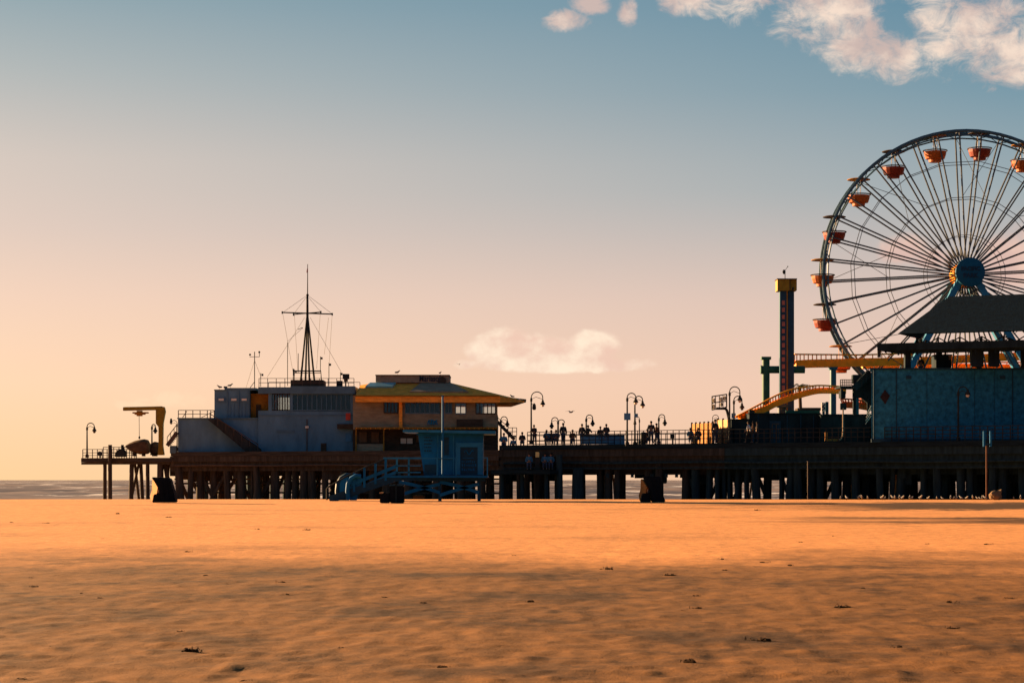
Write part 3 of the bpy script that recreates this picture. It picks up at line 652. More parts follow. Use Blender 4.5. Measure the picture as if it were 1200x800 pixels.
# little blue script sign: a looped line
mb = MB(); mb.tube([P(501 + 12 * t + 1.2 * math.sin(t * 25), 494 - 2 * math.sin(t * 17) + (1.5 if t < .1 else 0), Y - .12) for t in [i / 40 for i in range(41)]], .06, 5); mb.px(500, 513, 496.5, 497.3, Y - .14, .05); mb.build('script_sign', 'bluelt', rs)
part('notice_board', 'white', rs, wallpx(469.5, 476, 513.4, 519.6, .9, .1), wallpx(477, 483.4, 513.4, 519.6, .9, .1))
for u in (449, 416.5): part('veranda_post', 'ochre_dk', rs, (u, u + 1.3, 502, 530, Y - 1.3, .2))
part('veranda_panel', 'brownwall', rs, (417, 449, 520, 530, Y - 1.1, .15))
for u in (421, 435, 488, 505): part('veranda_window', 'brown_backing', rs, (u, u + 9, 506, 518, Y + 1.08, .1))
# outside stairs at the landward end
mb = MB(); mb.bar(P(583, 494, Y + 1.5), P(603, 515, Y + 1.5), .2, .3); mb.bar(P(583, 489, Y + 1.5), P(596, 500.5, Y + 1.5), .06); mb.px(595, 605.6, 510, 511.6, Y + 1, 2); mb.px(604.3, 605.4, 511, 523, Y + 1, .12); mb.px(595.5, 596.6, 511, 523, Y + 1, .12)
for i in range(5): mb.px(583.5 + 4 * i, 587.5 + 4 * i, 494 + 4.1 * i, 495.2 + 4.1 * i, Y + 1.5, 1)
mb.build('outside_stair', 'ironw', rs)
mb = MB(); a, b = P(595.3, 510, Y + 1), P(605.5, 510, Y + 1); grid_rail(mb, a, b, .7, 2, (1, .5)); mb.build('landing_railing', 'ironw', rs)

# ------------------------------------------------------------------ lifeguard tower
Y = 137.
zt = sand_profile(137)
lt = empty('lifeguard_tower', Vector((Xu(530, Y), Y + 1.5, zt)), 'bright blue lifeguard hut on stilts with a long ramp down to the sand', 'lifeguard tower')
DP = 3.3
def wedge(name, m, pts, y0, d, parent=lt): mb = MB(); mb.pslab(pts, y0, d); return mb.build(name, m, parent)
hut = wedge('hut_wall', 'blue', [(496.8, 556.5), (566, 556.5), (566.3, 507), (489.5, 507)], Y, DP)
mb = MB(); A_ = [P(472, 503.2, Y - .6), P(580.5, 504.6, Y - .6), P(580.5, 508.3, Y - .6), P(472, 506, Y - .6)]
mb.slab([(q.x, q.z) for q in A_][::-1], Y - .6, Y + DP + .6); mb.build('roof', 'bluelt', lt)
part('eave_trim', 'blue', lt, (488, 567.5, 507.3, 509.2, Y - .08, .12))
f = part('shutter_frame', 'bluelt', lt, (534, 539.4, 521, 556, Y - .1, .1), (559.7, 565.8, 521, 556, Y - .1, .1), (534, 565.8, 518.5, 523.6, Y - .11, .1))
s = part('shutter', 'bluedk', lt, (539, 560, 524, 555.5, Y - .05, .06))
mb = MB(); random.seed(3)
mb.tube([P(544 + 11 * t, 530 - 2.4 * math.sin(t * 9) , Y - .07) for t in [i / 20 for i in range(21)]], .03, 4); mb.px(542, 555, 536, 536.8, Y - .08, .03)
for r_, v in enumerate((541, 545.5, 550.5)):
    u = 541.
    while u < 557:
        w_ = random.uniform(.8, 1.6); mb.px(u, u + w_, v - random.uniform(1, 2.2), v + random.uniform(.2, 1), Y - .08, .03); u += w_ + random.uniform(.6, 1.6)
mb.build('painted_lettering', 'blue', s); random.seed(11)
bd = part('notice_panel', 'blue', lt, (495.5, 512, 510.5, 530, Y - .05, .05))
mb = MB()
for v in (512.5, 516, 520, 524, 528):
    u = 497.2
    while u < 505:
        w_ = random.uniform(.8, 2); mb.px(u, u + w_, v - .9, v + .7, Y - .08, .03); u += w_ + random.uniform(.4, .9)
mb.build('painted_lettering', 'bluedk', bd)
part('lower_panel', 'bluedk', lt, (497.5, 511.5, 544, 555.5, Y - .04, .05)); part('mid_panel', 'bluedk', lt, (513, 530, 536.3, 538, Y - .06, .06), (520.5, 526, 512, 533, Y - .03, .05))
for u in (512.5, 531): part('wall_batten', 'bluelt', lt, (u, u + 1.2, 509, 556, Y - .06, .07))
part('deck', 'blue', lt, (489, 571.5, 557, 559.5, Y - 1.1, DP + 1.6), (450, 490, 557, 559.5, Y - .6, 2.6))
part('deck_joist', 'bluedk', lt, (489, 569, 559.5, 563.5, Y - .6, .25), (489, 569, 559.5, 563.5, Y + 2.6, .25), (466, 489, 559.5, 563, Y - .5, .2))
rl = MB(); yr = Y - 1.05
for u in (464, 478): rl.px(u, u + 2, 537, 557, Y - .55, .12)
rl.px(449, 493, 535.6, 537.6, Y - .58, .14); rl.px(464, 493, 552.5, 554, Y - .55, .08); rl.px(464, 493, 545, 546.2, Y - .55, .08)
rl.build('deck_railing', 'bluelt', lt); rl = MB(); rl.px(449, 493, 535.6, 537.6, Y + 1.9, .14); rl.px(478, 480, 537, 557, Y + 1.91, .12)
rl.build('deck_railing', 'bluelt', lt); rl = MB(); rl.px(493, 535, 536.2, 537.4, yr, .1); rl.px(570.4, 571.8, 536.5, 558, yr, .1); rl.px(533.6, 535, 537, 557, yr + .005, .09); rl.px(511.5, 512.6, 537, 557, yr + .005, .09); rl.build('deck_railing', 'bluelt', lt); rl = MB(); rl.px(566.5, 571.8, 535.6, 536.6, yr, .1)
rl.build('deck_railing', 'bluelt', lt)
# ramp
for yy in (Y - .5, Y + 1.6):
    mb = MB(); mb.bar(P(470, 557.5, yy), P(386, 585.3, yy), .1, .46); mb.build('ramp_stringer', 'bluedk', lt)
    mb = MB(); mb.tube([P(455, 536.5, yy), P(430, 546.5, yy), P(404, 559, yy), P(386, 569.5, yy), P(383, 572.5, yy), P(383, 585.5, yy)], .055, 7); mb.build('ramp_handrail', 'iron', lt)
    mb = MB(); mb.bar(P(466, 545.5, yy), P(412, 567.5, yy), .06, .2); mb.bar(P(466, 553, yy), P(412, 576.5, yy), .06, .26)
    for u, va, vb in ((452, 538, 563), (440, 543, 567), (427, 548, 571), (415, 554, 576)): mb.bar(P(u, va, yy), P(u, vb, yy), .14)
    mb.build('ramp_balustrade', 'blue', lt)
mb = MB(); mb.add([P(470, 557, Y - .5), P(386, 585, Y - .5), P(386, 585, Y - .5) + Vector((0, 2.1, 0)), P(470, 557, Y - .5) + Vector((0, 2.1, 0))] + [q + Vector((0, 0, -.08)) for q in (P(470, 557, Y - .5), P(386, 585, Y - .5), P(386, 585, Y - .5) + Vector((0, 2.1, 0)), P(470, 557, Y - .5) + Vector((0, 2.1, 0)))],
    [(0, 1, 2, 3), (7, 6, 5, 4), (0, 4, 5, 1), (1, 5, 6, 2), (2, 6, 7, 3), (3, 7, 4, 0)]); mb.build('ramp_deck', 'bluedk', lt)
for yy, uo in ((Y - .7, 0), (Y + 1.7, -11)):
    mb = MB(); mb.tube([P(q + uo, v, yy) for q, v in ((408, 585.5), (407.2, 575), (408, 567), (411.5, 560.5), (417, 557.3), (423, 558))], .14 if uo == 0 else .2, 8); mb.build('ramp_end_post', 'blue' if uo == 0 else 'bluedk', lt, smooth=True)
mb = MB(); mb.pslab([(398, 586), (398, 566), (401, 560), (406, 558), (409, 560), (409, 586)], Y - .1, .12); mb.build('ramp_end_panel', 'blue', lt)
mb = MB(); mb.pslab([(410, 586), (410, 572), (413, 563), (418, 559.5), (424, 560), (423, 575), (419, 580), (418, 586)], Y - .45, .1); mb.build('ramp_end_panel', 'blue', lt)
for u in (468, 515.5, 561.5):
    for dy in (0, 2.6):
        a = P(u, 559.5, Y - .4 + dy); MB().bar((a.x, a.y, zt - .5), a, .2, .2).build('leg', 'bluedk', lt)
for u0, u1 in ((468, 515.5), (515.5, 561.5)):
    for (va, vb, vc) in ((564.5, 568.5, 577), (580, 572, 567)):
        for dy in (-.52, 2.3):
            mb = MB(); pts = [P(lerp(u0, u1, t), (1-t)**2*va + 2*t*(1-t)*vb + t*t*vc + .0, Y + dy) for t in [i / 8 for i in range(9)]]
            for q, q2 in zip(pts, pts[1:]): mb.bar(q, q2, .07, .2)
            mb.build('cross_brace', 'blue', lt)
mb = MB(); mb.tube([P(518.8, 557, Y - 1.0), P(518.8, 464, Y - 1.0)], [.075, .06], 8); mb.px(517, 520.4, 463.2, 464.4, Y - 1.1, .2); mb.build('flagpole', 'blue', lt)

# ------------------------------------------------------------------ bins and blocks on the sand
def hooded_bin(u0, u1, v0, v1, label, lean):
    Yb = sand_Y(v1 + .8); sc = F / Yb; z0 = sand_profile(Yb) - .03
    o = empty('beach_bin', Vector((Xu((u0 + u1) / 2, Yb), Yb + .5, z0)), label, 'waste bin')
    w = (u1 - u0); h = v1 - v0
    A1 = [(u0 + .02*w, v0 - .2), (u0 + .72*w, v0 + .4), (u0 + .78*w, v0 + .1*h), (u0 + .96*w, v0 + .72*h), (u1, v1), (u0 + .34*w, v1), (u0 + .36*w, v0 + .66*h), (u0 + .26*w, v0 + .34*h)] if lean else \
         [(u0 + .16*w, v0), (u0 + .98*w*.82, v0), (u0 + .8*w, v0 + .4*h), (u0 + .86*w, v0 + .65*h), (u1, v1 - .2), (u0 + .48*w, v1), (u0 + .42*w, v0 + .6*h), (u0 + .26*w, v0 + .28*h)]
    mb = MB(); mb.pslab(A1, Yb, 1.0); mb.build('body', 'black', o, bevel=.05)
    fo = [(u0 + .06*w, v0 + .1*h), (u0 + .12*w, v0 + .12*h), (u0 + .28*w, v0 + .4*h), (u0 + .25*w, v0 + .62*h), (u0 + .14*w, v1 - .1*h), (u0 + .02*w, v1 - .06*h), (u0 - .02*w, v1 - .25*h), (u0 + .05*w, v0 + .5*h)]
    ff = [P(a_, b_, Yb + .15 + 1.5 * (1 - (a_ - u0 + .02*w) / (.3*w))) for a_, b_ in fo]; n_f = len(ff)
    mb = MB(); mb.add(ff + [q + Vector((.12, .08, 0)) for q in ff], [tuple(range(n_f)), tuple(range(n_f, 2*n_f))[::-1]] + [(k_, n_f + k_, n_f + (k_+1) % n_f, (k_+1) % n_f) for k_ in range(n_f)])
    mb.build('sunlit_flank', 'panelorange', o)  # orange colour stands in for low sun on the black bin's flank
    mb = MB(); mb.pslab([(u0 + .12*w, v1 - .33*h), (u0 + .4*w, v1 - .36*h), (u0 + .44*w, v1), (u0 + .06*w, v1)], Yb + .2, .8); mb.build('base_block', 'black', o, bevel=.03)
    mb = MB(); mb.pslab([(u0 + .3*w, v0 + .5*h), (u0 + .33*w, v0 + .5*h), (u0 + .33*w, v0 + .6*h), (u0 + .3*w, v0 + .6*h)], Yb - .04, .05); mb.build('latch', 'roofgrey', o)
    for k in (.45, .62, .8):
        mb = MB(); mb.bar(P(u0 + k*w, v0 + .12*h, Yb - .03), P(u0 + (k + .1)*w, v1 - .1*h, Yb - .03), .05, .05); mb.build('rib', 'black', o)
    return o
hooded_bin(176.5, 205.5, 559, 588.6, 'hooded black beach bin before the pilings of the low fishing platform', True)
hooded_bin(749, 780.5, 558, 588.2, 'hooded black beach bin flaring at its foot, under the deck where the couple stands', False)
Yb = sand_Y(589.6); o = empty('storage_crate', P(460, 589, Yb), 'black square crates set on the sand in front of the lifeguard ramp', 'crate')
mb = MB(); mb.px(456.6, 473.3, 568.5, 589.3, Yb, .9); mb.build('crate_box', 'black', o, bevel=.05)
part('crate_lid', 'bluedk', o, (455.8, 474, 567.4, 569.2, Yb - .06, 1.02), bevel=.02)
part('low_box', 'black', o, (445, 456.4, 577, 589.2, Yb + .1, .8), bevel=.04); part('low_lid', 'tan', o, (444.6, 449, 576.4, 578, Yb + .05, .9)); part('strap', 'darkteal', o, (463, 465, 567.2, 589, Yb - .09, .05))
Yb = sand_Y(586.5); o = empty('driftwood_plank', P(491, 585, Yb), 'short dark plank lying under the lifeguard hut', 'plank'); 
MB().px(484, 497.5, 580.3, 584.6, 139.5, .5).build('board', 'darkbrown', o, bevel=.03); MB().px(487, 494, 579.6, 580.5, 139.6, .3).build('batten', 'wood_w', o)
# tan rock with pointed tip, signpost
Yr = 158.; zr0 = sand_profile(Yr)
mb = MB(); rng = random.Random(5)
bm = bmesh.new(); bmesh.ops.create_icosphere(bm, subdivisions=3, radius=1)
for v in bm.verts:
    n_ = noise.noise(v.co * 1.4) * .22 + noise.noise(v.co * 4) * .07
    v.co *= 1 + n_; v.co.x *= .46; v.co.y *= .45; v.co.z *= .38
    if v.co.x > .15 and v.co.z > .1: v.co.z += .55 * (v.co.x - .15) * 2; v.co.x += .06
me = bpy.data.meshes.new('rock'); bm.to_mesh(me); bm.free(); o = bpy.data.objects.new('rock', me); C.objects.link(o); me.materials.append(M['rock'])
o.location = (Xu(1167, Yr), Yr, Zv(580.5, Yr)); tag(o, 'tan rounded rock with pointed tip beside the signpost at the pier foot', 'rock')
Ys = 157.; o = empty('sign_post', Vector((Xu(1156, Ys), Ys, sand_profile(Ys) - .05)), 'reddish wooden post with two narrow blue boards at its top', 'sign')
a = P(1156, 522, Ys); MB().tube([(a.x, Ys, sand_profile(Ys) - .3), a], .055, 8).build('post', mat('reddish_post', (.11, .055, .035), .8, .3, 3), o, smooth=True)
for u in (1152.2, 1160): part('board', 'blue', o, (u, u + 2.4, 505, 523, Ys - .1, .1))
part('crossbar', 'bluedk', o, (1153, 1161, 519, 521.3, Ys - .02, .08))

# ------------------------------------------------------------------ ferris wheel
WY, WC = 200., P(1130, 322, 200.)
sw = WY / F; RW = 167 * sw
fw = empty('ferris_wheel', Vector((WC.x, WY, 4.55)), 'giant blue ferris wheel with red and orange hanging gondolas', 'ferris wheel')
HD = .95
def ring(r, y, n, off=0): return [(WC.x + r * math.cos(2*math.pi*i/n + off), WY + y, WC.z + r * math.sin(2*math.pi*i/n + off)) for i in range(n)]
A0 = R(-6.2)
for y in (-HD, HD):
    MB().tube(ring(RW, y, 80), .15, 7, True).build('outer_rim', 'wheelblue', fw, smooth=True)
    MB().tube(ring(RW - .42, y, 80), .07, 6, True).build('inner_rim', 'wheelblue', fw, smooth=True)
    mb = MB()
    for i in range(80):
        a, b = A0 + 2*math.pi*i/80, A0 + 2*math.pi*(i+1)/80; r0, r1 = (RW, RW - .42) if i % 2 else (RW - .42, RW)
        mb.tube([(WC.x + r0*math.cos(a), WY + y, WC.z + r0*math.sin(a)), (WC.x + r1*math.cos(b), WY + y, WC.z + r1*math.sin(b))], .035, 4)
    mb.build('rim_lattice', 'wheelblue', fw)
    for k, r in enumerate((132 * sw, 90.5 * sw, 46 * sw)):
        MB().tube(ring(r, y * (1, .95, .9)[k], 20, A0), .032 if k < 2 else .025, 5, True).build('ring_brace', 'spoke', fw)
for i in range(40):
    a = A0 + 2*math.pi*i/40; ca, sa = math.cos(a), math.sin(a)
    mb = MB()
    for y in (-1, 1): mb.tube([(WC.x + 1.1*ca, WY + y*1.0, WC.z + 1.1*sa), (WC.x + (RW - .1)*ca, WY + y*HD, WC.z + (RW - .1)*sa)], .075, 6)
    mb.tube([(WC.x + RW*ca, WY - HD, WC.z + RW*sa), (WC.x + RW*ca, WY + HD, WC.z + RW*sa)], .05, 5)
    mb.build('spoke', 'spoke', fw)
mb = MB()
for i in (4, 9, 14, 19, 24, 29, 34, 39):
    for s_ in (0, 1):
        a, b = A0 + 2*math.pi*(i + 2*s_)/40, A0 + 2*math.pi*(i + 2 - 2*s_)/40
        mb.tube([(WC.x + 90.5*sw*math.cos(a), WY - .9, WC.z + 90.5*sw*math.sin(a)), (WC.x + (RW-.3)*math.cos(b), WY + .9, WC.z + (RW-.3)*math.sin(b))], .025, 4)
mb.build('cross_stay', 'spoke', fw)
Xr = Matrix.Translation(WC) @ Matrix.Rotation(R(90), 4, 'X')
hb = MB(Xr).lathe([(1.15, 2.35), (1.3, 2.4), (1.3, 2.7), (1.22, 2.76), (.1, 2.76)], n=40).build('hub_cover', 'hub', fw, smooth=True)
MB(Xr).lathe([(1.0, -1.3), (1.15, -1.2), (1.15, 1.1), (1.0, 1.14)], n=24).build('hub', 'track', fw, smooth=True)
text_mesh('hub_letter', 'PACIFIC', .5, (WC.x, WY - 2.775, WC.z + .28), 'letter', hb, .95, .022); text_mesh('hub_letter', 'PARK', .56, (WC.x, WY - 2.775, WC.z - .32), 'letter', hb, .95, .024)
for sx in (-1, 1):
    for y in (-1.9, 1.9):
        mb = MB(); mb.bar((WC.x + sx*.55, WY + y*.95, WC.z - .3), (WC.x + sx*9.3, WY + y*1.4, 4.6), .55, .55); mb.build('support_leg', 'wheelleg', fw)
        mb = MB()
        for t in (.3, .5, .7): mb.tube([(WC.x + sx*lerp(.55, 9.3, t), WY - 1.9*lerp(.95, 1.4, t), lerp(WC.z - .3, 4.6, t)), (WC.x + sx*lerp(.55, 9.3, t + .1), WY + 1.9*lerp(.95, 1.4, t + .1), lerp(WC.z - .3, 4.6, t + .1))], .07, 5)
        mb.build('leg_brace', 'spoke', fw)
mb = MB(); mb.bar((WC.x, WY, WC.z), (WC.x, WY + .01, WC.z + .01), .01); 
mb = MB(); mb.tube([(WC.x, WY - 2.5, WC.z), (WC.x, WY + 2.2, WC.z)], .4, 12); mb.build('axle', 'teal', fw)
gtmpl = {}
for i in range(20):
    a = A0 + 2*math.pi*i/20; c = Vector((WC.x + RW*math.cos(a), WY, WC.z + RW*math.sin(a)))
    u_ = CX + c.x / WY * F; v_ = HV - (c.z - HC) / WY * F
    if v_ > 520: continue
    colr = 'orange' if i % 2 == 0 else 'red'
    o = bpy.data.objects.new('gondola', None); C.objects.link(o); o.parent = fw; o.location = c - fw.location; o['label'] = colr + ' gondola bucket under a thin round canopy'
    if colr not in gtmpl:
        base = c
        cn = MB(); cn.lathe([(1.03, -.1), (1.05, -.05), (.8, .03), (.1, .1)], c, 18)
        cn = cn.build('canopy', 'ochre_dk' if colr == 'orange' else 'darkbrown', o, smooth=True)
        pl = MB(); pl.tube([c + Vector((-.16, 0, .08)), c + Vector((-.16, 0, -1.5))], .035, 5); pl.tube([c + Vector((.16, 0, .08)), c + Vector((.16, 0, -1.5))], .035, 5); pl.tube([c + Vector((0, -.95, 0)), c + Vector((0, .95, 0))], .05, 6); pl = pl.build('hanger', 'white', o)
        bk = MB(); bk.lathe([(.35, -2.45), (.55, -2.44), (.58, -2.2), (.85, -2.14), (.98, -1.75), (1.02, -1.5), (.95, -1.5), (.95, -1.75), (.4, -2.1)], c, 18); bk = bk.build('bucket', colr, o)
        rm = MB(); rm.tube([(c.x + 1.07*math.cos(2*math.pi*j/18), c.y + 1.07*math.sin(2*math.pi*j/18), c.z - 1.42) for j in range(18)], .055, 5, True); rm = rm.build('bucket_rim', 'darkbrown', o)
        gtmpl[colr] = (cn, pl, bk, rm)
    else:
        for q in gtmpl[colr]: cc = q.copy(); C.objects.link(cc); cc.parent = o

# ------------------------------------------------------------------ pavilion with teal wall, landward
Y = 171.5
pv = empty('pavilion_wall', P(1110, 518, Y + 2), 'large windowless teal wall with a dark diamond opening, under the pavilion', 'building')
x0, x1 = Xu(1021, Y), Xu(1420, Y)
MB().prism([(x0, Y), (x1, Y), (x1 + 2, Y + 17), (x0 + 3.3, Y + 17)], 4.55, Zv(433, Y)).build('wall', 'wallblue', pv)
MB().prism([(x0 - .12, Y - .12), (x1, Y - .12), (x1 + 2, Y + 17.1), (x0 + 3.2, Y + 17.1)], Zv(433, Y), Zv(431, Y)).build('wall_cap', 'bluedk', pv)
for u in (1050, 1186): part('wall_joint', 'bluedk', pv, (u, u + 1.2, 433, 518, Y - .05, .08))
mb = MB(); mb.pslab([(1031.5, 465), (1037, 456.5), (1042.8, 463.5), (1037.5, 473.5)], Y - .06, .1); mb.build('diamond_opening', mat('hole_shade_panel', (.022, .016, .02), .8, .4, 4), pv)  # dark slab painted to stand for the shade inside the hole
for u in (1086, 1142, 1165): part('wall_joint', 'bluedk', pv, (u, u + .35, 433, 514, Y - .03, .06))
part('downpipe', 'bluedk', pv, (1023.5, 1024.6, 433, 515, Y - .18, .14)); part('wall_vent', 'bluedk', pv, (1062, 1068, 440, 444, Y - .06, .08), (1172, 1178, 440, 444, Y - .06, .08))
part('wall_plinth', 'bluedk', pv, (1021, 1420, 514, 518, Y - .1, .12))
pa = empty('pavilion', P(1150, 431, Y + 9), 'open pavilion with big dark hipped roof and trusses above the teal wall', 'pavilion')
ang = R(-24); c0 = P(1052, 391, 172.5); ex = Vector((math.cos(ang), math.sin(ang), 0)); ey = Vector((-math.sin(ang), math.cos(ang), 0))
W_, D_ = 26., 16.; hr = Zv(347.5, 175.9) - c0.z
# mansard shell: sloping front and end roofs round an open terrace, flat narrow ridge
t0, t1 = c0 + ex*2.86 + ey*5 + Vector((0, 0, hr)), c0 + ex*(W_ - 3) + ey*5 + Vector((0, 0, hr))
q0, q1, bl, br = c0, c0 + ex*W_, c0 + ey*6, c0 + ex*W_ + ey*6
t2, t3 = t1 + ey*.8, t0 + ey*.8
so_ = [q0, q1, br, t2, t1, t0, t3, bl]; inn = [p + (ex*.35 if k_ in (0, 7) else -ex*.35 if k_ in (1, 2) else Vector()) + (ey*.3 if k_ < 2 or k_ in (4, 5) else Vector()) + Vector((0, 0, -.3 if k_ in (3, 4, 5, 6) else -.05)) for k_, p in enumerate(so_)]
MB().add(so_ + inn, [(0, 1, 4, 5), (1, 2, 3, 4), (5, 4, 3, 6), (0, 5, 6, 7), (8, 13, 12, 9), (9, 12, 11, 10), (13, 14, 11, 12), (8, 15, 14, 13), (0, 8, 9, 1), (1, 9, 10, 2), (2, 10, 11, 3), (3, 11, 14, 6), (6, 14, 15, 7), (7, 15, 8, 0)]).build('roof', 'roofdark', pa)
# trusses below the roof, then lower canopy
zc_ = Zv(401, 172.5); low0 = P(1028, 404, 172.) ; low0.z = Zv(402.5, 172)
mb = MB(); k = [low0, low0 + ex*30, low0 + ex*30 + ey*5, low0 + ey*5 + ex*.5]
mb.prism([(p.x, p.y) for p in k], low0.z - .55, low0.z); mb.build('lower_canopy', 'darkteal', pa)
n0 = c0 + ex*1.2 + ey*1.2
def truss(o_, d_, ln, n):
    mb = MB(); up = c0.z - .3; dn_ = low0.z
    for i in range(n + 1):
        p = o_ + d_*(ln*i/n); mb.bar((p.x, p.y, dn_), (p.x, p.y, up), .12)
        if i < n:
            p2 = o_ + d_*(ln*(i + .5)/n); p3 = o_ + d_*(ln*(i+1)/n)
            mb.bar((p.x, p.y, up), (p2.x, p2.y, dn_), .08); mb.bar((p3.x, p3.y, up), (p2.x, p2.y, dn_), .08)
    return mb.build('roof_truss', 'darkbrown', pa)
truss(n0, ex, 22, 13); truss(n0 + ey*3, ex, 22, 10); truss(n0, ey, 3, 2)
for du, w_ in ((2.2, .45), (7.6, .9), (8.9, .75), (13.2, 1.0), (18, .9)):
    p = low0 + ex*du + ey*.9; MB().box(p.x - w_/2, p.x + w_/2, p.y, p.y + .6, Zv(431.2, Y), low0.z - .5).build('post', 'darkteal', pa)
for du, w_ in ((4, .3), (10.5, .35), (15, .4)):
    p = low0 + ex*du + ey*4; MB().box(p.x - w_/2, p.x + w_/2, p.y, p.y + .4, Zv(431.2, Y), low0.z - .5).build('post', 'darkteal', pa)
mb = MB(); p = low0 + Vector((.15, .1, -.55)); mb.box(p.x - .1, p.x + .15, p.y, p.y + .2, p.z - .5, p.z); mb.build('canopy_speaker', 'iron', pa)
mb = MB()
for i in range(26): p = low0 + ex*(.6 + i*.5) + ey*.3; mb.box(p.x - .06, p.x + .06, p.y, p.y + .1, p.z - .72 - .1*(i % 3), p.z - .54)
mb.bar(low0 + ex*.5 + ey*.35 + Vector((0, 0, -.6)), low0 + ex*13.3 + ey*.35 + Vector((0, 0, -.6)), .05, .1); mb.build('canopy_fringe', 'darkteal', pa)
cb = empty('kitchen_counter', P(1106, 431, Y + 2.5), 'dark boxy kiosk standing on the terrace between pavilion posts', 'kiosk')
MB().px(1097, 1115, 416, 431, Y + 2.5, 2).build('kiosk_body', 'darkteal', cb, bevel=.04); MB().px(1096, 1116, 415, 416.3, Y + 2.4, 2.2).build('kiosk_top', 'darkteal', cb)
MB().px(1112, 1114.5, 416, 421, Y + 2.4, .1).build('menu_board', 'roofgrey', cb)

# ------------------------------------------------------------------ ride building, stairs
Y = 181.
rb_ = empty('ride_building', P(930, 519, Y + 4), 'low dark teal ride building behind the railing, below the yellow track', 'building')
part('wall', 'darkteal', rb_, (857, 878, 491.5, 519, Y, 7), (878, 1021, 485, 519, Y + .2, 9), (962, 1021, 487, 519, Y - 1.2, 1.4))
part('roof_edge', 'decke', rb_, (856, 878, 490.6, 491.6, Y - .1, 7.2), (877.3, 962, 483.8, 485, Y + .1, 9.2), (961.5, 1021, 486, 487, Y - 1.3, 1.6))
part('green_beam', 'green', rb_, (921, 961, 480.8, 483.8, Y + 1.2, .3)); part('ridge_box', 'darkbrown', rb_, (937, 962, 477.5, 480.8, Y + 2, 3), (878, 884, 480, 484, Y + 2, 1))
part('doorway', 'bluedk', rb_, (902, 915, 493, 519, Y + .12, .1)); part('door_frame', 'ironw', rb_, (904.5, 905.4, 497, 517, Y + .05, .06), (909.4, 910.4, 496, 517, Y + .05, .06), (912.2, 913, 503, 516, Y + .05, .06), (905, 913, 496, 496.8, Y + .05, .06))
part('barrier_pipe', 'ironw', rb_, (946.2, 947, 540, 585, 172, .1))
for u in (888, 922, 938, 953): part('wall_joint', 'bluedk', rb_, (u, u + 1, 486, 519, Y + .14, .1))
cs = empty('chevron_sign', P(965, 484, Y - .5), 'small white sign with black zigzag standing on the ride building roof', 'sign')
part('board', 'white', cs, (962.8, 967.6, 471.5, 481.6, Y - .6, .08)); part('backing', 'bluedk', cs, (967.6, 971, 470.6, 485, Y - .5, .2), (963.6, 966.6, 481.6, 486, Y - .5, .15))
mb = MB(); mb.bar(P(966.8, 473.4, Y - .63), P(963.8, 476, Y - .63), .1, .1); mb.bar(P(963.8, 476, Y - .63), P(966.8, 478, Y - .63), .1, .1); mb.bar(P(966.8, 478, Y - .63), P(963.8, 480.5, Y - .63), .1, .1); mb.build('zigzag', 'letter', cs)
sp = empty('station_platform', P(1000, 486, 181), 'dark steel stair platform with railings between lower track and teal wall', 'platform')
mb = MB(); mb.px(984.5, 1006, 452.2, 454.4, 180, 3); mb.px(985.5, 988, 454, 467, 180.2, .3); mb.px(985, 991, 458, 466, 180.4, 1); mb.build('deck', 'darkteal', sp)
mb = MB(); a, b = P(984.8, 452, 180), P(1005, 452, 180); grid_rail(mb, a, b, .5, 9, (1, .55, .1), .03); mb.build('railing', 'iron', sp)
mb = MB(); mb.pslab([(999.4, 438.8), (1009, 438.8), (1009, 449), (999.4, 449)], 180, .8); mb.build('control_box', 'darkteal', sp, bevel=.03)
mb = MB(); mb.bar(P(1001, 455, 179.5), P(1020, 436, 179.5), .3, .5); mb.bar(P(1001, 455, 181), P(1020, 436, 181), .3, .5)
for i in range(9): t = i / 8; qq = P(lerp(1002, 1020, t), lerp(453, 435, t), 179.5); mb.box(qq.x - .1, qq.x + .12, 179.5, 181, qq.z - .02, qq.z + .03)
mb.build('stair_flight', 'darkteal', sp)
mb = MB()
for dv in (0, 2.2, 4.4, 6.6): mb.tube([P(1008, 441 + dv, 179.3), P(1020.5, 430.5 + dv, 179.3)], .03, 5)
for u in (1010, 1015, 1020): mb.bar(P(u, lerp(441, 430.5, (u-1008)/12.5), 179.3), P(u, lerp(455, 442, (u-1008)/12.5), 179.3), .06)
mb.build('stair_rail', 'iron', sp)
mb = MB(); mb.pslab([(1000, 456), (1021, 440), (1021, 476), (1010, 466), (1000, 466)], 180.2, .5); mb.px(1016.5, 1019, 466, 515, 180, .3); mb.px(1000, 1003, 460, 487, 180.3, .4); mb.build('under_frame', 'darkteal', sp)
mb = MB()
for k in range(4): mb.tube([P(1014 + .5*k, 497 - 4*k - 0, 179), P(1021, 487 - 4*k, 179)], .03, 5)
mb.build('lower_rail', 'white', sp)

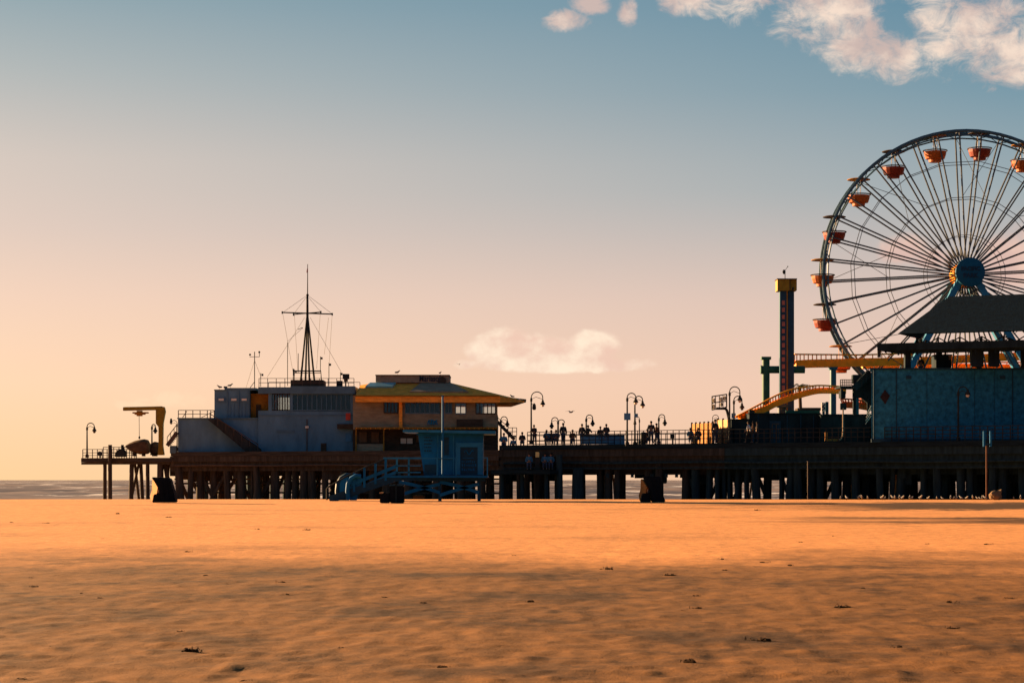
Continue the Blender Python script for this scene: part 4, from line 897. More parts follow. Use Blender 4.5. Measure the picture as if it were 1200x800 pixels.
# ------------------------------------------------------------------ coaster tracks
def track(name, label, spine, rail, spY, rw, m='track', ties=True, spw=(.45, .55)):
    o = empty(name, P(spine[0][0], spine[0][1], spY(spine[0][0])), label, 'coaster track')
    def smooth(pts, n):
        out = []; us = [p[0] for p in pts]
        for i in range(n + 1):
            x = i / n * (len(pts) - 1); k = min(int(x), len(pts) - 2); t = x - k
            p0, p1, p2, p3 = pts[max(k-1, 0)], pts[k], pts[k+1], pts[min(k+2, len(pts)-1)]
            out.append(tuple(.5*((2*p1[j]) + (-p0[j]+p2[j])*t + (2*p0[j]-5*p1[j]+4*p2[j]-p3[j])*t*t + (-p0[j]+3*p1[j]-3*p2[j]+p3[j])*t**3) for j in (0, 1)))
        return out
    n = max(10, len(spine) * 4); sp_, rp = smooth(spine, n), smooth(rail, n)
    mb = MB(); pts = [P(u, v, spY(u)) for u, v in sp_]
    for a, b in zip(pts, pts[1:]): mb.bar(a, b + (b - a) * .02, *spw)
    mb.build('spine_beam', m, o)
    for dy in (-rw, rw): MB().tube([P(u, v, spY(u) + dy) for u, v in rp], .075, 6).build('rail', m, o, smooth=True)
    if ties:
        step = max(1, n // 22); mb = MB()
        for i in range(0, n + 1, step):
            a = P(*sp_[i], spY(sp_[i][0]))
            for dy in (-rw, rw): mb.bar(a, P(*rp[i], spY(rp[i][0]) + dy), .09, .09)
        mb.build('tie', m, o)
    return o
track('coaster_track', 'yellow coaster track curving up from the ride building towards the stairs', [(866, 489), (880, 484), (895, 479.5), (908, 473), (925, 466.5), (945, 460.5), (962, 457.6), (990, 458)], [(862, 488.5), (880, 479), (895, 471), (908, 464), (925, 457), (945, 453), (962, 451.5), (990, 453.3)], lambda u: lerp(184, 187, (u - 866) / 124), .55, spw=(.5, .5))
track('coaster_track', 'high orange yellow coaster track passing behind the wheel rim and pavilion', [(931, 427), (950, 426), (975, 425.5), (1010, 424.5), (1060, 423.5), (1120, 421), (1180, 418), (1260, 415)], [(931, 415), (950, 415.2), (975, 415.4), (1010, 415.6), (1060, 414), (1120, 412), (1180, 410), (1260, 407)], lambda u: lerp(196, 206, (u - 931) / 330), .6, spw=(.6, .72))
track('coaster_track', 'lower orange coaster track glimpsed between terrace and pavilion posts', [(1010, 429), (1060, 429.5), (1120, 429), (1180, 430), (1260, 430)], [(1010, 424), (1060, 424), (1120, 424), (1180, 424.5), (1260, 424)], lambda u: lerp(210, 214, (u - 1010) / 250), .6, spw=(.5, .5))
track('coaster_track', 'short red orange track piece showing under the stair platform', [(988, 474), (1005, 475), (1022, 478)], [(985, 467), (1005, 468.5), (1022, 472)], lambda u: 192, .5, m='orange')
def column(name, label, u0, u1, v0, v1, Yc, m):
    o = empty(name, P((u0+u1)/2, v1, Yc), label, 'support column'); r = (u1 - u0)/2/F*Yc; a, b = P((u0+u1)/2, v1, Yc), P((u0+u1)/2, v0, Yc)
    MB().tube([a, b], r, 14).build('shaft', m, o, smooth=True)
    MB().box(b.x - r*1.25, b.x + r*1.25, Yc - r*1.25, Yc + r*1.25, b.z - .02, b.z + .22).build('head_plate', m, o); MB().box(a.x - r*1.5, a.x + r*1.5, Yc - r*1.5, Yc + r*1.5, a.z, a.z + .15).build('foot_plate', m, o)
    return o
column('track_column', 'teal steel column holding up the high yellow track', 972.5, 980, 433, 519, 197, 'teal'); column('track_column', 'short teal steel column under the stair platform', 1000.5, 1006.5, 462, 519, 189, 'teal')
gp = column('track_column', 'thick dark green post with a crossing round beam beside the drop tower', 893, 902, 421, 519, 193, 'green')
MB().tube([P(891.5, 433, 193.0), P(943, 433, 193.0)], .32, 12).build('cross_beam', 'green', gp, smooth=True); MB().tube([P(891.2, 433, 193), P(892.5, 433, 193)], .38, 12).build('beam_flange', 'green', gp)
column('track_column', 'navy footing block under the curving yellow track', 911, 921.5, 477, 519, 188, 'navy')
for i, u in enumerate((945, 962)):
    pass
# ------------------------------------------------------------------ drop tower
Y = 191.2
dt = empty('drop_tower', P(922, 519, Y), 'slim navy drop tower with yellow square cap and a bird on top', 'ride tower')
part('mast_column', 'navy', dt, (914.6, 921.8, 341, 519, Y, 1.0)); part('mast_side', 'navy', dt, (923.3, 930.6, 341, 519, Y + .15, .9)); part('edge_strip', 'ochre_dk', dt, (921.8, 923.2, 341, 519, Y - .02, .4))
part('edge_strip', 'teal', dt, (913.9, 914.6, 341, 519, Y - .02, .3))
v = 352
while v < 480:
    part('light_panel', mat('dull_red_lamp', (.32, .11, .09), .5, .1) if v == 352 else bpy.data.materials['dull_red_lamp'], dt, (916.4, 919.8, v, v + 5.2, Y - .05, .06)); v += 8.3
part('cap_front', 'yellow', dt, (911.2, 925.2, 327, 340.5, Y - .3, 1.6)); part('cap_side', 'yellow', dt, (926, 933.8, 327, 340.3, Y - .1, 1.4)); part('cap_trim', 'darkbrown', dt, (910.8, 934.2, 326.2, 327.3, Y - .4, 1.8), (925.1, 926.1, 327, 340.4, Y - .25, 1.4)); part('cap_lamp', 'iron', dt, (928.5, 930.2, 336.8, 340, Y - .2, .1))
mb = MB(); mb.tube([P(920, 326.5, Y + .4), P(920, 319, Y + .4)], .035, 5); mb.build('wind_vane_pole', 'iron', dt)
mb = MB(); mb.ball(P(918.8, 318.6, Y + .4), .14, .1, .2); mb.tube([P(920, 317, Y + .4), P(923, 312.5, Y + .4)], .02, 4); mb.ball(P(923.2, 312.2, Y + .4), .05); mb.build('wind_vane', 'iron', dt)
dt['label'] = 'slim navy drop tower with yellow square cap and a wind vane on top'

# ------------------------------------------------------------------ plank screens, floodlight cage
def screen(u0, Y0, u1, Y1, v0a, v0b, m, label, n):
    z = 4.55; a, b = Vector((Xu(u0, Y0), Y0, z)), Vector((Xu(u1, Y1), Y1, z)); o = empty('plank_screen', a.lerp(b, .5), label, 'screen')
    za, zb_ = Zv(v0a, Y0), Zv(v0b, Y1); d = (b - a).normalized(); nn = Vector((-d.y, d.x, 0)) * .06
    mb = MB(); vs = [a, b, Vector((b.x, b.y, zb_)), Vector((a.x, a.y, za))]; mb.add([p + nn for p in vs] + [p - nn for p in vs], [(0, 1, 2, 3), (7, 6, 5, 4), (0, 4, 5, 1), (1, 5, 6, 2), (2, 6, 7, 3), (3, 7, 4, 0)]); mb.build('planking', m, o)
    for i in range(n + 1):
        t = i / n; p = a.lerp(b, t) + d * (.0); h = lerp(za, zb_, t) + .12
        mb = MB(); mb.box(p.x - .13, p.x + .02, p.y - .08, p.y + .08, z, h); mb.build('post', 'darkbrown', o)
    return o
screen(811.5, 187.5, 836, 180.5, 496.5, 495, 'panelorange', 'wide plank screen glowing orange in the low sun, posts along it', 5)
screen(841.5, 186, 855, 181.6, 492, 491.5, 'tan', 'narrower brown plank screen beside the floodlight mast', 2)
Y = 179.4; fl = empty('floodlight_mast', P(854, 519, Y), 'short mast carrying a square cage of floodlights', 'floodlight')
mb = MB(); mb.tube([P(854.5, 519, Y), P(854, 490, Y), P(852, 481, Y), P(849, 477, Y)], .11, 8); mb.build('mast', 'iron', fl, smooth=True)
mb = MB(); F0 = [(834.5, 464.5), (851.5, 461.8), (851.5, 477), (834.5, 480)]
for dy in (0, 1.0):
    for a, b in zip(F0, F0[1:] + F0[:1]): mb.bar(P(*a, Y + dy), P(*b, Y + dy), .09)
    for u in (838.5, 843, 847.3): mb.bar(P(u, 463.4, Y + dy), P(u, 478.4, Y + dy), .06)
    mb.bar(P(834.5, 472, Y + dy), P(851.5, 469.8, Y + dy), .08)
for u, vv in F0: mb.bar(P(u, vv, Y), P(u, vv, Y + 1), .08)
mb.px(840, 851.5, 477, 479.5, Y, 1); mb.build('cage', 'iron', fl)
for u0, v0 in ((835.4, 466), (843.6, 464.6), (847.8, 463.4)):
    part('lamp', mat('cream_reflector', (.6, .55, .42), .4, .1) if u0 == 835.4 else bpy.data.materials['cream_reflector'], fl, (u0, u0 + 3.2, v0 + .6, v0 + 5.5, Y + .4, .3), bevel=.04)
part('lamp', bpy.data.materials['cream_reflector'], fl, (835.2, 838, 473.5, 479, Y + .4, .3), bevel=.04); part('lamp', bpy.data.materials['cream_reflector'], fl, (844, 847, 471.5, 476, Y + .4, .3), bevel=.04)

# ------------------------------------------------------------------ palm
pY = 196.; pb = P(937, 519, pY); pt = P(937, 452, pY)
o = empty('palm_tree', pb, 'small palm tree with drooping crown behind the curving track', 'palm tree')
MB().tube([pb, pb.lerp(pt, .5) + Vector((.1, 0, 0)), pt], [.22, .16, .14], 9).build('trunk', 'bark', o, smooth=True)
rng = random.Random(4)
for k in range(13):
    a = 2*math.pi*k/13 + rng.uniform(-.2, .2); el = rng.uniform(.1, 1.0); ln = rng.uniform(.75, 1.15); mb = MB(); prev = None
    pts = []
    for i in range(8):
        t = i / 7; pts.append(pt + Vector((math.cos(a)*ln*t*math.cos(el*.6) + .35*t, math.sin(a)*ln*t, ln*(math.sin(el)*t - .75*t*t))))
    for p0, p1 in zip(pts, pts[1:]):
        d = (p1 - p0); sd = d.cross(Vector((0, 0, 1))).normalized()
        for s_ in (-1, 1):
            tipp = p0 + sd*s_*.2 + d*.9 + Vector((0, 0, -.14)); mb.add([p0, p0 + d*.6, tipp], [(0, 1, 2)])
        mb.bar(p0, p1, .025)
    mb.build('frond', 'palmleaf', o)

# ------------------------------------------------------------------ people
def skinmesh(name, joints, edges):
    me = bpy.data.meshes.new(name); keys = list(joints); me.from_pydata([joints[k][0] for k in keys], [(keys.index(a), keys.index(b)) for a, b in edges], [])
    o = bpy.data.objects.new('tmp', me); C.objects.link(o)
    sk = o.modifiers.new('s', 'SKIN'); sk.use_smooth_shade = True
    for i, k in enumerate(keys):
        r = joints[k][1]; me.skin_vertices[0].data[i].radius = (r, r) if not isinstance(r, tuple) else r
        me.skin_vertices[0].data[i].use_root = (i == 0)
    su = o.modifiers.new('u', 'SUBSURF'); su.levels = su.render_levels = 1
    bpy.context.view_layer.update()
    out = bpy.data.meshes.new_from_object(o.evaluated_get(bpy.context.evaluated_depsgraph_get())); out.name = name
    bpy.data.objects.remove(o); return out
def skeleton(pose):
    J = dict(pel=((0, 0, .96), .13), che=((0, 0, 1.24), .145), nec=((0, 0, 1.45), .06), hd0=((0, .015, 1.54), .07), hd1=((0, .02, 1.64), .088), hd2=((0, .01, 1.72), .05))
    for s_, k in ((-1, 'l'), (1, 'r')):
        J['sh'+k] = ((s_*.18, 0, 1.4), .065); J['el'+k] = ((s_*.25, -.03, 1.13), .047); J['wr'+k] = ((s_*.24, .08, .9), .032); J['ha'+k] = ((s_*.23, .11, .8), .03)
        J['hi'+k] = ((s_*.09, 0, .88), .095); J['kn'+k] = ((s_*.1, .02, .5), .06); J['an'+k] = ((s_*.11, -.01, .09), .042); J['to'+k] = ((s_*.12, .15, .045), .035)
    def mv(k, d): J[k] = (tuple(a + b for a, b in zip(J[k][0], d)), J[k][1])
    if pose == 'lean':
        for k in ('che', 'nec', 'hd0', 'hd1', 'hd2', 'shl', 'shr'): mv(k, (0, .16 if k != 'che' else .08, -.03))
        for s_, k in ((-1, 'l'), (1, 'r')): J['el'+k] = ((s_*.27, .3, 1.12), .047); J['wr'+k] = ((s_*.14, .46, 1.12), .032); J['ha'+k] = ((s_*.06, .5, 1.11), .03)
    if pose == 'walk':
        J['knl'] = ((-.1, .16, .52), .06); J['anl'] = ((-.1, .22, .1), .042); J['tol'] = ((-.11, .38, .06), .035); J['knr'] = ((.1, -.06, .5), .06); J['anr'] = ((.1, -.28, .14), .042); J['tor'] = ((.11, -.16, .045), .035)
        J['ell'] = ((-.24, -.14, 1.15), .047); J['wrl'] = ((-.22, -.12, .92), .032); J['hal'] = ((-.21, -.1, .83), .03); J['elr'] = ((.24, .1, 1.14), .047); J['wrr'] = ((.22, .24, .95), .032); J['har'] = ((.21, .28, .87), .03)
    if pose == 'sit':
        for k in J: mv(k, (0, 0, -.46))
        for s_, k in ((-1, 'l'), (1, 'r')):
            J['kn'+k] = ((s_*.12, .42, .5), .06); J['an'+k] = ((s_*.12, .42, .09), .042); J['to'+k] = ((s_*.13, .58, .045), .035); J['el'+k] = ((s_*.25, .06, .68), .047); J['wr'+k] = ((s_*.16, .3, .6), .032); J['ha'+k] = ((s_*.12, .38, .58), .03)
    return J
UP = [('pel', 'che'), ('che', 'nec')] + [e for k in 'lr' for e in (('che', 'sh'+k), ('sh'+k, 'el'+k), ('el'+k, 'wr'+k))]
LEGS = [e for k in 'lr' for e in (('pel', 'hi'+k), ('hi'+k, 'kn'+k), ('kn'+k, 'an'+k))]
ALL = UP + LEGS + [('nec', 'hd0'), ('hd0', 'hd1'), ('hd1', 'hd2')] + [e for k in 'lr' for e in (('wr'+k, 'ha'+k), ('an'+k, 'to'+k))]
PM = {}
for pose in ('stand', 'lean', 'walk', 'sit'):
    J = skeleton(pose); sub = lambda ed, add: {k: (J[k][0], J[k][1] + add) for k in J if any(k in e for e in ed)}
    jk, tr_ = sub(UP, .03), sub(LEGS, .022)
    h = MB(); hc = J['hd1'][0]; h.ball((hc[0], hc[1] - .02, hc[2] + .03), .1, .105, .1, 10, 6)
    hm = bpy.data.meshes.new('hair'); hm.from_pydata([tuple(v) for v in h.v], [], h.f)
    PM[pose] = (skinmesh('person', J, ALL), skinmesh('jacket', jk, UP), skinmesh('trousers', tr_, LEGS), hm)
    for q, mm in zip(PM[pose], ('skin', 'c_dark', 'c_jean', 'hair')): q.materials.append(M[mm]); [setattr(pp_, 'use_smooth', True) for pp_ in q.polygons]
def person(u, Yp, pose, label, top='c_dark', legs='c_jean', rz=0, z=None, sc=1., group='people on the pier'):
    b, j, t, hr_ = PM[pose]; o = bpy.data.objects.new('person', b); C.objects.link(o)
    o.location = (Xu(u, Yp), Yp, deck_z(u) if z is None else z); o.rotation_euler = (0, 0, rz); o.scale = (sc,)*3
    for nm, me, mm in (('jacket', j, top), ('trousers', t, legs), ('hair', hr_, 'hair')):
        c = bpy.data.objects.new(nm, me); C.objects.link(c); c.parent = o; c.material_slots[0].link = 'OBJECT'; c.material_slots[0].material = M[mm]
    return tag(o, label, 'person', group)
person(626.5, 188.7, 'lean', 'person in dark coat leaning on the rail beside the tall lamp with the lantern', rz=R(160))
person(660, 190.5, 'stand', 'person in black standing alone under the double armed lamp', rz=R(200), sc=1.1)
person(682, 190, 'stand', 'taller of the two dark figures standing at the draped bench', rz=R(150), sc=1.05); person(688, 189.8, 'lean', 'shorter dark figure leaning beside the draped bench', rz=R(210))
person(763, 184.3, 'stand', 'broad person in dark coat, taller half of the standing couple', rz=R(170), sc=1.1); person(769.3, 184.6, 'walk', 'slimmer person of the couple, turned towards the orange screen', 'c_brown', rz=R(-80), sc=1.0)
person(758.5, 184.8, 'sit', 'person seated low next to the standing couple', rz=R(160))
person(838, 180.2, 'stand', 'dark figure standing between the two plank screens', rz=R(30), sc=1.12); person(818, 180.8, 'sit', 'person seated before the orange plank screen', rz=R(180))
person(809, 181.3, 'sit', 'person in blue seated at the seaward edge of the orange screen', 'c_blue', rz=R(180))
person(877, 178.3, 'walk', 'person in pale blue top walking past the dark ride building', 'c_pale', 'c_dark', rz=R(90), sc=1.0); person(882.5, 178.9, 'stand', 'dark clothed person walking just ahead of the pale blue top', 'c_brown', rz=R(90)); person(887.5, 179.2, 'stand', 'third walker by the ride building, in dark clothes', rz=R(100))
person(590.5, 190.4, 'sit', 'person in light blue seated below the restaurant stairs', 'c_blue', rz=R(180), z=4.2, sc=1.1); person(601.5, 190.2, 'stand', 'person in light blue jacket beside the stair landing post', 'c_blue', rz=R(170), z=3.5); person(612, 190, 'sit', 'dark seated figure between stair landing and railing end', rz=R(180), z=4.4)
person(640.5, 188.6, 'sit', 'seated figure in blue at the seaward end of the first bench', 'c_blue', rz=R(180)); person(646, 188.8, 'sit', 'seated figure in dark clothes in the middle of the first bench', rz=R(180)); person(651.5, 188.4, 'sit', 'seated figure in blue jeans jacket at the landward end of the first bench', 'c_jean', rz=R(180)); person(671, 187.9, 'sit', 'brown clothed person seated alone between the two benches', 'c_brown', rz=R(180))
person(703.5, 186.6, 'sit', 'dark figure seated on the draped bench, seaward of another', rz=R(180), z=4.8); person(710.5, 186.4, 'sit', 'dark figure seated tallest on the draped bench', rz=R(180), z=5.0)
person(1079, 173.6, 'stand', 'person on the terrace looking out between canopy post and kiosk', rz=R(175), z=Zv(432, 173.6) - .75); person(1147, 173.4, 'stand', 'person on the terrace beyond the kiosk, between thick posts', rz=R(185), z=Zv(432, 173.4) - .7)
for i, (u, c_, l_) in enumerate(((620, 'c_blue', 'teal shirted person on the lower landing, most seaward'), (638.5, 'c_blue', 'blue shirted person on the lower landing in the middle'), (645.5, 'c_blue', 'blue jacketed person on the lower landing beside the tall post'))):
    person(u, 187.3, 'sit', l_, c_, rz=R(180), z=2.45, sc=1.1)
# benches
def bench(u0, u1, Yb, label, drape):
    z = deck_z(u0); a, b = Xu(u0, Yb), Xu(u1, Yb); o = empty('bench', Vector(((a + b)/2, Yb, z)), label, 'bench')
    MB().box(a, b, Yb - .05, Yb + .45, z + .42, z + .48).build('seat', 'bluedk', o, bevel=.015); MB().box(a, b, Yb - .12, Yb - .06, z + .45, z + .85).build('backrest', 'bluedk', o, bevel=.015)
    for x in (a + .15, b - .21): MB().box(x, x + .06, Yb - .05, Yb + .42, z, z + .42).build('leg', 'iron', o)
    if drape:
        vs = []; n = 16
        for i in range(n + 1):
            x = lerp(a, b, i/n); vs += [(x, Yb - .2 - .04*math.sin(i*1.7), z + .03), (x, Yb - .17, z + .62 + .05*noise.noise((i*.7, 0, 0))), (x, Yb - .1, z + .66 + .09*noise.noise((i*.7, 0, 3))), (x, Yb + .5, z + .56)]
        MB().add(vs, [(i*4 + j, i*4 + j + 1, i*4 + j + 5, i*4 + j + 4) for i in range(n) for j in range(3)]).build('drape', 'signblue', o, smooth=True)
bench(638, 655, 188.9, 'dark slatted bench with three people sitting on it', False); bench(681, 732, 186.3, 'long bench draped in dark blue cloth along the railing', True)
o = empty('cargo_crate', P(629.5, 549, 187.2), 'small pale yellow crate on the lower landing', 'crate'); MB().box(Xu(627.5, 187), Xu(632, 187), 187, 187.4, 3.5, 3.95).build('box', mat('pale_yellow_card', (.5, .45, .2), .8, .1), o, bevel=.02); MB().box(Xu(627, 187), Xu(632.4, 187), 186.97, 187.45, 2.45, 3.5).build('stand', 'iron', o)
o = empty('utility_box', P(801, 515, 184), 'small dark box fixed behind the railing seaward of the orange screen', 'box'); MB().px(785.5, 790.5, 508.5, 513.5, 181.3, .2).build('box', 'darkteal', o, bevel=.02); MB().px(787.5, 788.5, 513, 521, 181.35, .1).build('stem', 'iron', o)
o = empty('litter_bin', E(754, 1.2, 4.55), 'narrow dark litter bin beside the standing couple', 'waste bin'); p = E(754, 1.2, 4.55); MB().lathe([(.2, 0), (.24, .1), (.24, .85), (.2, .9)], p, 12).build('body', 'iron', o, smooth=True); MB().lathe([(.26, .88), (.22, .98), (.05, 1.02)], p, 12).build('lid', 'darkteal', o, smooth=True)

# ------------------------------------------------------------------ birds
def gull(u, v, Yb, fly, label, group, sc=1., rz=0., z=None):
    o = bpy.data.objects.new('gull', None); C.objects.link(o); o.location = P(u, v, Yb) if z is None else (Xu(u, Yb), Yb, z); o.rotation_euler = (0, 0, rz); o.scale = (sc,)*3; tag(o, label, 'bird', group)
    if fly not in GM:
        b = MB()
        if fly: b.tube([(-.25, 0, 0), (-.1, 0, .01), (.08, 0, .02), (.2, 0, .05), (.3, 0, .04)], [.02, .07, .07, .05, .01], 8)
        else: b.tube([(-.3, 0, .2), (-.12, 0, .24), (.06, 0, .3), (.15, 0, .4), (.2, 0, .43), (.28, 0, .41)], [.02, .08, .09, .05, .05, .012], 8)
        b = b.build('body', 'gullw', None, smooth=True); w_ = MB()
        if fly:
            for s_ in (-1, 1): w_.add([(.1, s_*.05, .04), (-.08, s_*.05, .03), (-.06, s_*.35, .16), (.1, s_*.33, .17), (-.16, s_*.68, .08), (-.12, s_*.66, .085)], [(0, 1, 2, 3), (3, 2, 4, 5)])
        else:
            for s_ in (-1, 1): w_.ball((-.1, s_*.06, .26), .2, .04, .07)
        w_ = w_.build('wing', 'gullg', None, smooth=True); l_ = None
        if not fly:
            l_ = MB(); l_.tube([(0, .03, .22), (.01, .03, 0)], .012, 4); l_.tube([(0, -.03, .22), (.01, -.03, 0)], .012, 4); l_ = l_.build('leg', 'ochre_dk', None)
        GM[fly] = [q for q in (b, w_, l_) if q]
        for q in GM[fly]: q.parent = o
    else:
        for q in GM[fly]: c = q.copy(); C.objects.link(c); c.parent = o
    return o
GM = {}
gull(669, 483, 185, True, 'gull gliding alone above the railing and the short lamps', 'flying gulls', .9, R(40)); gull(538, 427, 210, True, 'distant gull in flight just above the restaurant roof', 'flying gulls', .7, R(15)).rotation_euler = (0, 0, R(80))
gull(257, 456.3, 204, False, 'gull perched at the seaward edge of the office roof', 'perched gulls', .9, R(170)); gull(270, 454.4, 204.5, False, 'gull perched on the raised cap of the office roof', 'perched gulls', .9, 0)
gull(466, 439, 205, False, 'gull perched on the middle of the roof parapet', 'perched gulls', .9, 0); gull(516, 439, 205, False, 'gull perched on the parapet above the dark roof lettering', 'perched gulls', .7, 1.); gull(600, 467, 203.5, False, 'gull perched near the tip of the ochre roof', 'perched gulls', .8, 2.8)
rng = random.Random(9)
for u in (985, 992, 1007, 1010, 1017, 1034, 1037, 1046, 1049, 1054, 1058, 1066, 1069, 1079, 1088, 1098, 1104, 1114, 1118, 1121, 1126, 1133, 1140, 1145, 1148, 1151, 1154, 1188, 1196):
    Yg = rng.uniform(152, 157); gull(u, 585, Yg, False, 'gull resting on the sand at the foot of the dark pilings', 'gulls resting on the sand', rng.uniform(.5, .8), rng.choice([.9, 1.3, 1.9, -1.2, 2.2, -1.9]), z=sand_z(Xu(u, Yg), Yg))

# ------------------------------------------------------------------ kelp scraps
KM = []
for k in range(6):
    rng = random.Random(20 + k); mb = MB()
    for j in range(10):
        x, y = rng.gauss(0, .10), rng.gauss(0, .06); r_ = rng.uniform(.015, .04)
        mb.ball((x, y, r_ * .6), r_ * rng.uniform(1, 2.2), r_ * rng.uniform(.8, 1.5), r_ * rng.uniform(.7, 1.5), 7, 5)
    for j in range(12):
        x, y, a = rng.gauss(0, .12), rng.gauss(0, .07), rng.uniform(0, 6.3); ln = rng.uniform(.06, .2); hz = rng.uniform(.0, .09)
        mb.tube([(x, y, .01), (x + ln*.5*math.cos(a), y + ln*.4*math.sin(a), hz + .012), (x + ln*math.cos(a), y + ln*.7*math.sin(a), hz * rng.uniform(0, 1) + .008)], [.012, .01, .004], 5)
    me = bpy.data.meshes.new('kelp'); me.from_pydata([tuple(v + v.normalized() * noise.noise(v * 25) * .01) for v in mb.v], [], mb.f); me.materials.append(M['kelp']); KM.append(me)
KP = [(55,613,9),(137,602,8),(198,606,9),(360,621,9),(302,620,7),(120,631,6),(220,646,10),(242,674,9),(36,676,8),(39,686,13),(97,695,11),(117,701,9),(330,682,12),(267,684,7),(496,706,11),(526,694,6),(335,697,10),(225,762,30),(287,798,16),(521,781,22),(25,796,16),(212,741,12),
      (845,656,9),(849,669,9),(895,659,14),(927,663,10),(938,635,7),(712,667,14),(702,679,9),(815,697,13),(817,713,16),(800,716,8),(987,712,24),(1057,714,12),(1115,705,16),(1182,701,18),(892,751,34),(805,777,26),(1122,788,16),(1115,735,22),(1052,760,16),(785,674,18),(1157,638,12),(620,704,14),(602,650,8),(887,598,7),(977,628,6),(1086,637,8),(436,708,4),(14,612,6),(450,700,9),(640,740,10),(60,760,9),(400,760,10),(700,770,12),(1010,690,10),(960,740,9),(130,725,10)]
rng = random.Random(2)
for i, (u, v, w) in enumerate(KP):
    Yk = sand_Y(v); o = bpy.data.objects.new('kelp_scrap', KM[i % 6]); C.objects.link(o); s_ = .68 * w / F * Yk / .42
    x = Xu(u, Yk); o.location = (x, Yk, sand_z(x, Yk) - .01); o.rotation_euler = (0, 0, rng.uniform(-.5, .5) + rng.choice([0, math.pi])); o.scale = (s_, s_ * .9, s_ * rng.uniform(1.0, 1.9))
    tag(o, 'dark scrap of dried kelp lying on the open sand', 'seaweed', 'kelp scraps strewn over the sand')

# ------------------------------------------------------------------ sky and sun
sun_az, sun_el = R(-56), R(10.5)              # azimuth from +Y, negative towards the sea
sd = Vector((math.sin(sun_az) * math.cos(sun_el), math.cos(sun_az) * math.cos(sun_el), math.sin(sun_el)))
w = bpy.data.worlds.new('World'); bpy.context.scene.world = w; w.use_nodes = True
nt = w.node_tree; N = nt.nodes; L = nt.links; bg = N['Background']
def wm_(op, a, b=None, c=None):
    n_ = N.new('ShaderNodeMath'); n_.operation = op
    for i, q in enumerate((a, b, c)):
        if q is None: continue
        if isinstance(q, (int, float)): n_.inputs[i].default_value = q
        else: L.new(q, n_.inputs[i])
    return n_.outputs[0]
def wmr(val, a, b, c=0., d=1., sm=True):
    n_ = N.new('ShaderNodeMapRange'); n_.interpolation_type = 'SMOOTHSTEP' if sm else 'LINEAR'; L.new(val, n_.inputs[0])
    for i, q in enumerate((a, b, c, d)): n_.inputs[i + 1].default_value = q
    return n_.outputs[0]
def wmix(f, a, b, mode='MIX'):
    n_ = N.new('ShaderNodeMix'); n_.data_type = 'RGBA'; n_.blend_type = mode
    for i, q in ((0, f), (6, a), (7, b)):
        if isinstance(q, (int, float)): n_.inputs[i].default_value = q
        elif isinstance(q, tuple): n_.inputs[i].default_value = q
        else: L.new(q, n_.inputs[i])
    return n_.outputs[2]
tc = N.new('ShaderNodeTexCoord'); sx = N.new('ShaderNodeSeparateXYZ'); L.new(tc.outputs['Generated'], sx.inputs[0])
el = wm_('ARCSINE', sx.outputs[2]); az = wm_('ARCTAN2', sx.outputs[0], sx.outputs[1])
def ramp(stops):
    r = N.new('ShaderNodeValToRGB'); cr_ = r.color_ramp
    while len(cr_.elements) < len(stops): cr_.elements.new(.5)
    for e_, (v, c) in zip(cr_.elements, stops): e_.position = v; e_.color = c
    L.new(wm_('DIVIDE', el, 1.5708), r.inputs[0]); return r.outputs[0]
def elv(v): return math.atan((HV - v) / F) / 1.5708
ZEN = [(.20, (.075, .16, .22, 1)), (.45, (.035, .085, .14, 1)), (1., (.022, .06, .11, 1))]
rl_ = ramp([(0, S(255, 210, 156)), (elv(450), S(252, 210, 176)), (elv(350), S(238, 202, 181)), (elv(270), S(219, 194, 182)), (elv(190), S(208, 191, 181)), (elv(90), S(172, 175, 174)), (elv(0), S(136, 157, 165))] + ZEN)
rr_ = ramp([(0, S(236, 192, 168)), (elv(450), S(232, 194, 177)), (elv(350), S(210, 186, 178)), (elv(230), S(148, 163, 170)), (elv(110), S(104, 142, 160)), (elv(0), S(82, 129, 153))] + ZEN)
grad = wmix(wmr(az, -.26, .25, 0, 1, False), rl_, rr_)
# away from the sun the sky turns to a dim blue dusk
away = wm_('MAXIMUM', wmr(az, .3, 1.5), wmr(az, -2.0, -3.1))
grad = wmix(away, grad, wmix(wmr(el, 0, .5), (.10, .18, .26, 1), (.05, .13, .23, 1)))
# clouds at infinity
ce = N.new('ShaderNodeCombineXYZ'); L.new(az, ce.inputs[0]); L.new(wm_('MULTIPLY', el, 1.35), ce.inputs[1])
def cn_(scale, det, rough, off, dist=0.):
    mp = N.new('ShaderNodeMapping'); mp.inputs['Location'].default_value = off; L.new(ce.outputs[0], mp.inputs[0])
    t = N.new('ShaderNodeTexNoise'); t.inputs['Scale'].default_value = scale; t.inputs['Detail'].default_value = det; t.inputs['Roughness'].default_value = rough; t.inputs['Distortion'].default_value = dist
    L.new(mp.outputs[0], t.inputs['Vector']); return t.outputs[0]
n1 = cn_(75, 10, .68, (.3, .1, 0), .5); n2 = cn_(24, 6, .55, (2.15, .22, 5)); n4 = cn_(70, 9, .62, (4.3, 2.2, 1.), .2); n3 = cn_(34, 7, .6, (.32, .085, .01))
def blob(u, v, ru, rv):
    a0, e0 = math.atan((u - CX) / F), math.atan((HV - v) / F * math.cos(math.atan((u - CX) / F)))
    dx = wm_('DIVIDE', wm_('SUBTRACT', az, a0), ru / F); dy = wm_('DIVIDE', wm_('SUBTRACT', el, e0), rv / F)
    return wm_('SUBTRACT', 1., wm_('ADD', wm_('MULTIPLY', dx, dx), wm_('MULTIPLY', dy, dy)))
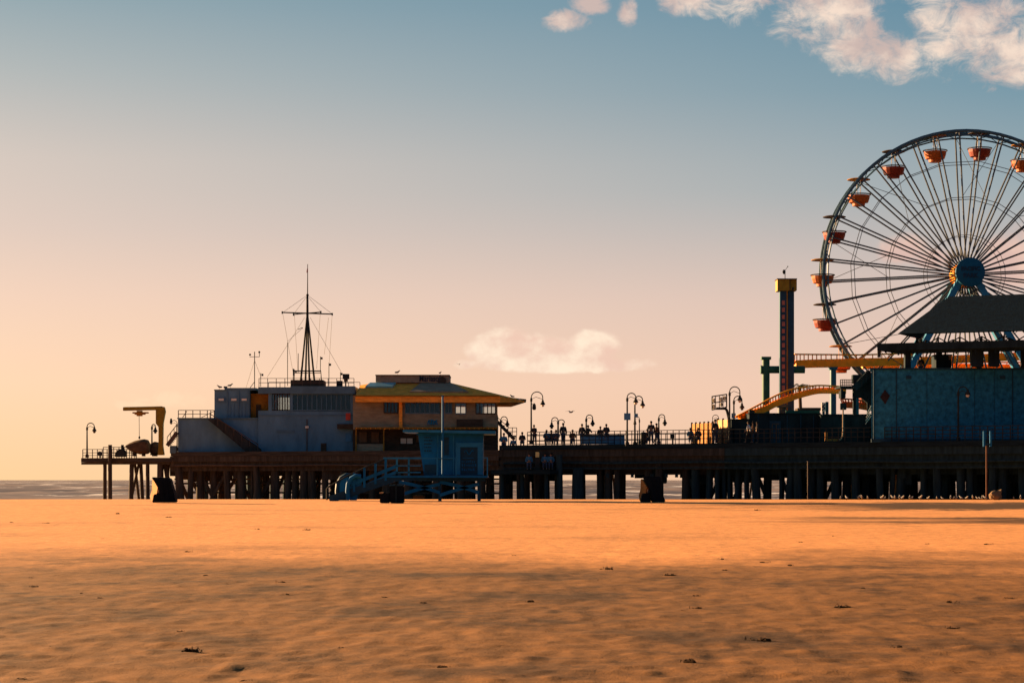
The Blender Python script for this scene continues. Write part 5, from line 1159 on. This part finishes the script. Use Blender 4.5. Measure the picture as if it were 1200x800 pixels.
def cloud(blobs, gain, lo, hi, ns_=1.):
    m_ = None
    for b_ in blobs: q = wm_('MAXIMUM', blob(*b_), -1.5); m_ = q if m_ is None else wm_('MAXIMUM', m_, q)
    s_ = wm_('ADD', wm_('MULTIPLY', m_, gain), wm_('ADD', wm_('MULTIPLY', wm_('SUBTRACT', n1, .5), 1.5 * ns_), wm_('MULTIPLY', wm_('SUBTRACT', n2, .5), 1.0 * ns_)))
    return wmr(s_, lo, hi)
big = cloud([(662, 24, 30, 14), (690, 5, 26, 14), (736, 16, 13, 22), (808, 0, 40, 22), (880, -16, 90, 42), (960, 8, 75, 50), (1004, 52, 42, 46), (1048, 64, 42, 34), (1140, 36, 85, 62), (1195, 70, 60, 42), (1120, -24, 90, 40)], .5, .0, .62)
lm = None
for b_ in [(592, 409, 44, 25), (625, 412, 50, 22), (668, 416, 60, 17), (697, 404, 32, 18), (650, 427, 110, 11)]:
    q = wm_('MAXIMUM', blob(*b_), -1.5); lm = q if lm is None else wm_('MAXIMUM', lm, q)
low = wmr(wm_('ADD', wm_('MULTIPLY', lm, .8), wm_('MULTIPLY', wm_('SUBTRACT', n4, .40), 1.6)), -.05, .55)
whl = cloud([(1060, 292, 36, 20), (1092, 302, 30, 14), (1186, 305, 42, 36), (1240, 290, 60, 50)], .6, -.1, .5, .6)
fnt = cloud([(190, 468, 60, 12), (160, 474, 40, 8)], .5, .1, .6)
shade = wmr(n3, .38, .64)
c_big = wmix(shade, S(205, 178, 168), S(252, 224, 202)); c_low = wmix(shade, S(236, 196, 178), S(255, 232, 208)); c_wh = wmix(shade, S(222, 180, 168), S(246, 202, 180))
sky = wmix(wm_('MULTIPLY', big, .93), grad, c_big); sky = wmix(wm_('MULTIPLY', low, 1.0), sky, c_low); sky = wmix(wm_('MULTIPLY', whl, .85), sky, c_wh); sky = wmix(wm_('MULTIPLY', fnt, .35), sky, S(255, 226, 190))
ns = N.new('ShaderNodeTexSky'); ns.sky_type = 'NISHITA'; ns.sun_disc = False; ns.sun_elevation = sun_el; ns.sun_rotation = sun_az; ns.altitude = 10; ns.dust_density = 2.
STR = .1
sc_ = 1 / GAIN / STR
graded = wmix(1., sky, (sc_, sc_, sc_, 1), 'MULTIPLY')
out = wmix(.97, ns.outputs[0], graded)
L.new(out, bg.inputs['Color']); bg.inputs['Strength'].default_value = STR
sl = bpy.data.lights.new('sun', 'SUN'); sl.energy = 5; sl.angle = R(.5); sl.color = (1, .60, .29)
so = bpy.data.objects.new('sun', sl); C.objects.link(so); so.rotation_euler = sd.to_track_quat('Z', 'Y').to_euler(); so.location = (-60, 60, 60)

# ------------------------------------------------------------------ camera
cam = bpy.data.cameras.new('camera'); co = bpy.data.objects.new('camera', cam); C.objects.link(co)
co.location = (0, 0, HC); co.rotation_euler = (R(90), 0, 0); cam.sensor_width = 36; cam.lens = F / 1200 * 36; cam.shift_y = (HV - 400) / 1200
cam.clip_start = .5; cam.clip_end = 60000
scn = bpy.context.scene; scn.camera = co
scn.view_settings.view_transform = 'Standard'; scn.view_settings.look = 'None'; scn.view_settings.exposure = EXPO; scn.view_settings.gamma = 1
scn.cycles.use_denoising = True; scn.cycles.max_bounces = 6; scn.cycles.transparent_max_bounces = 12
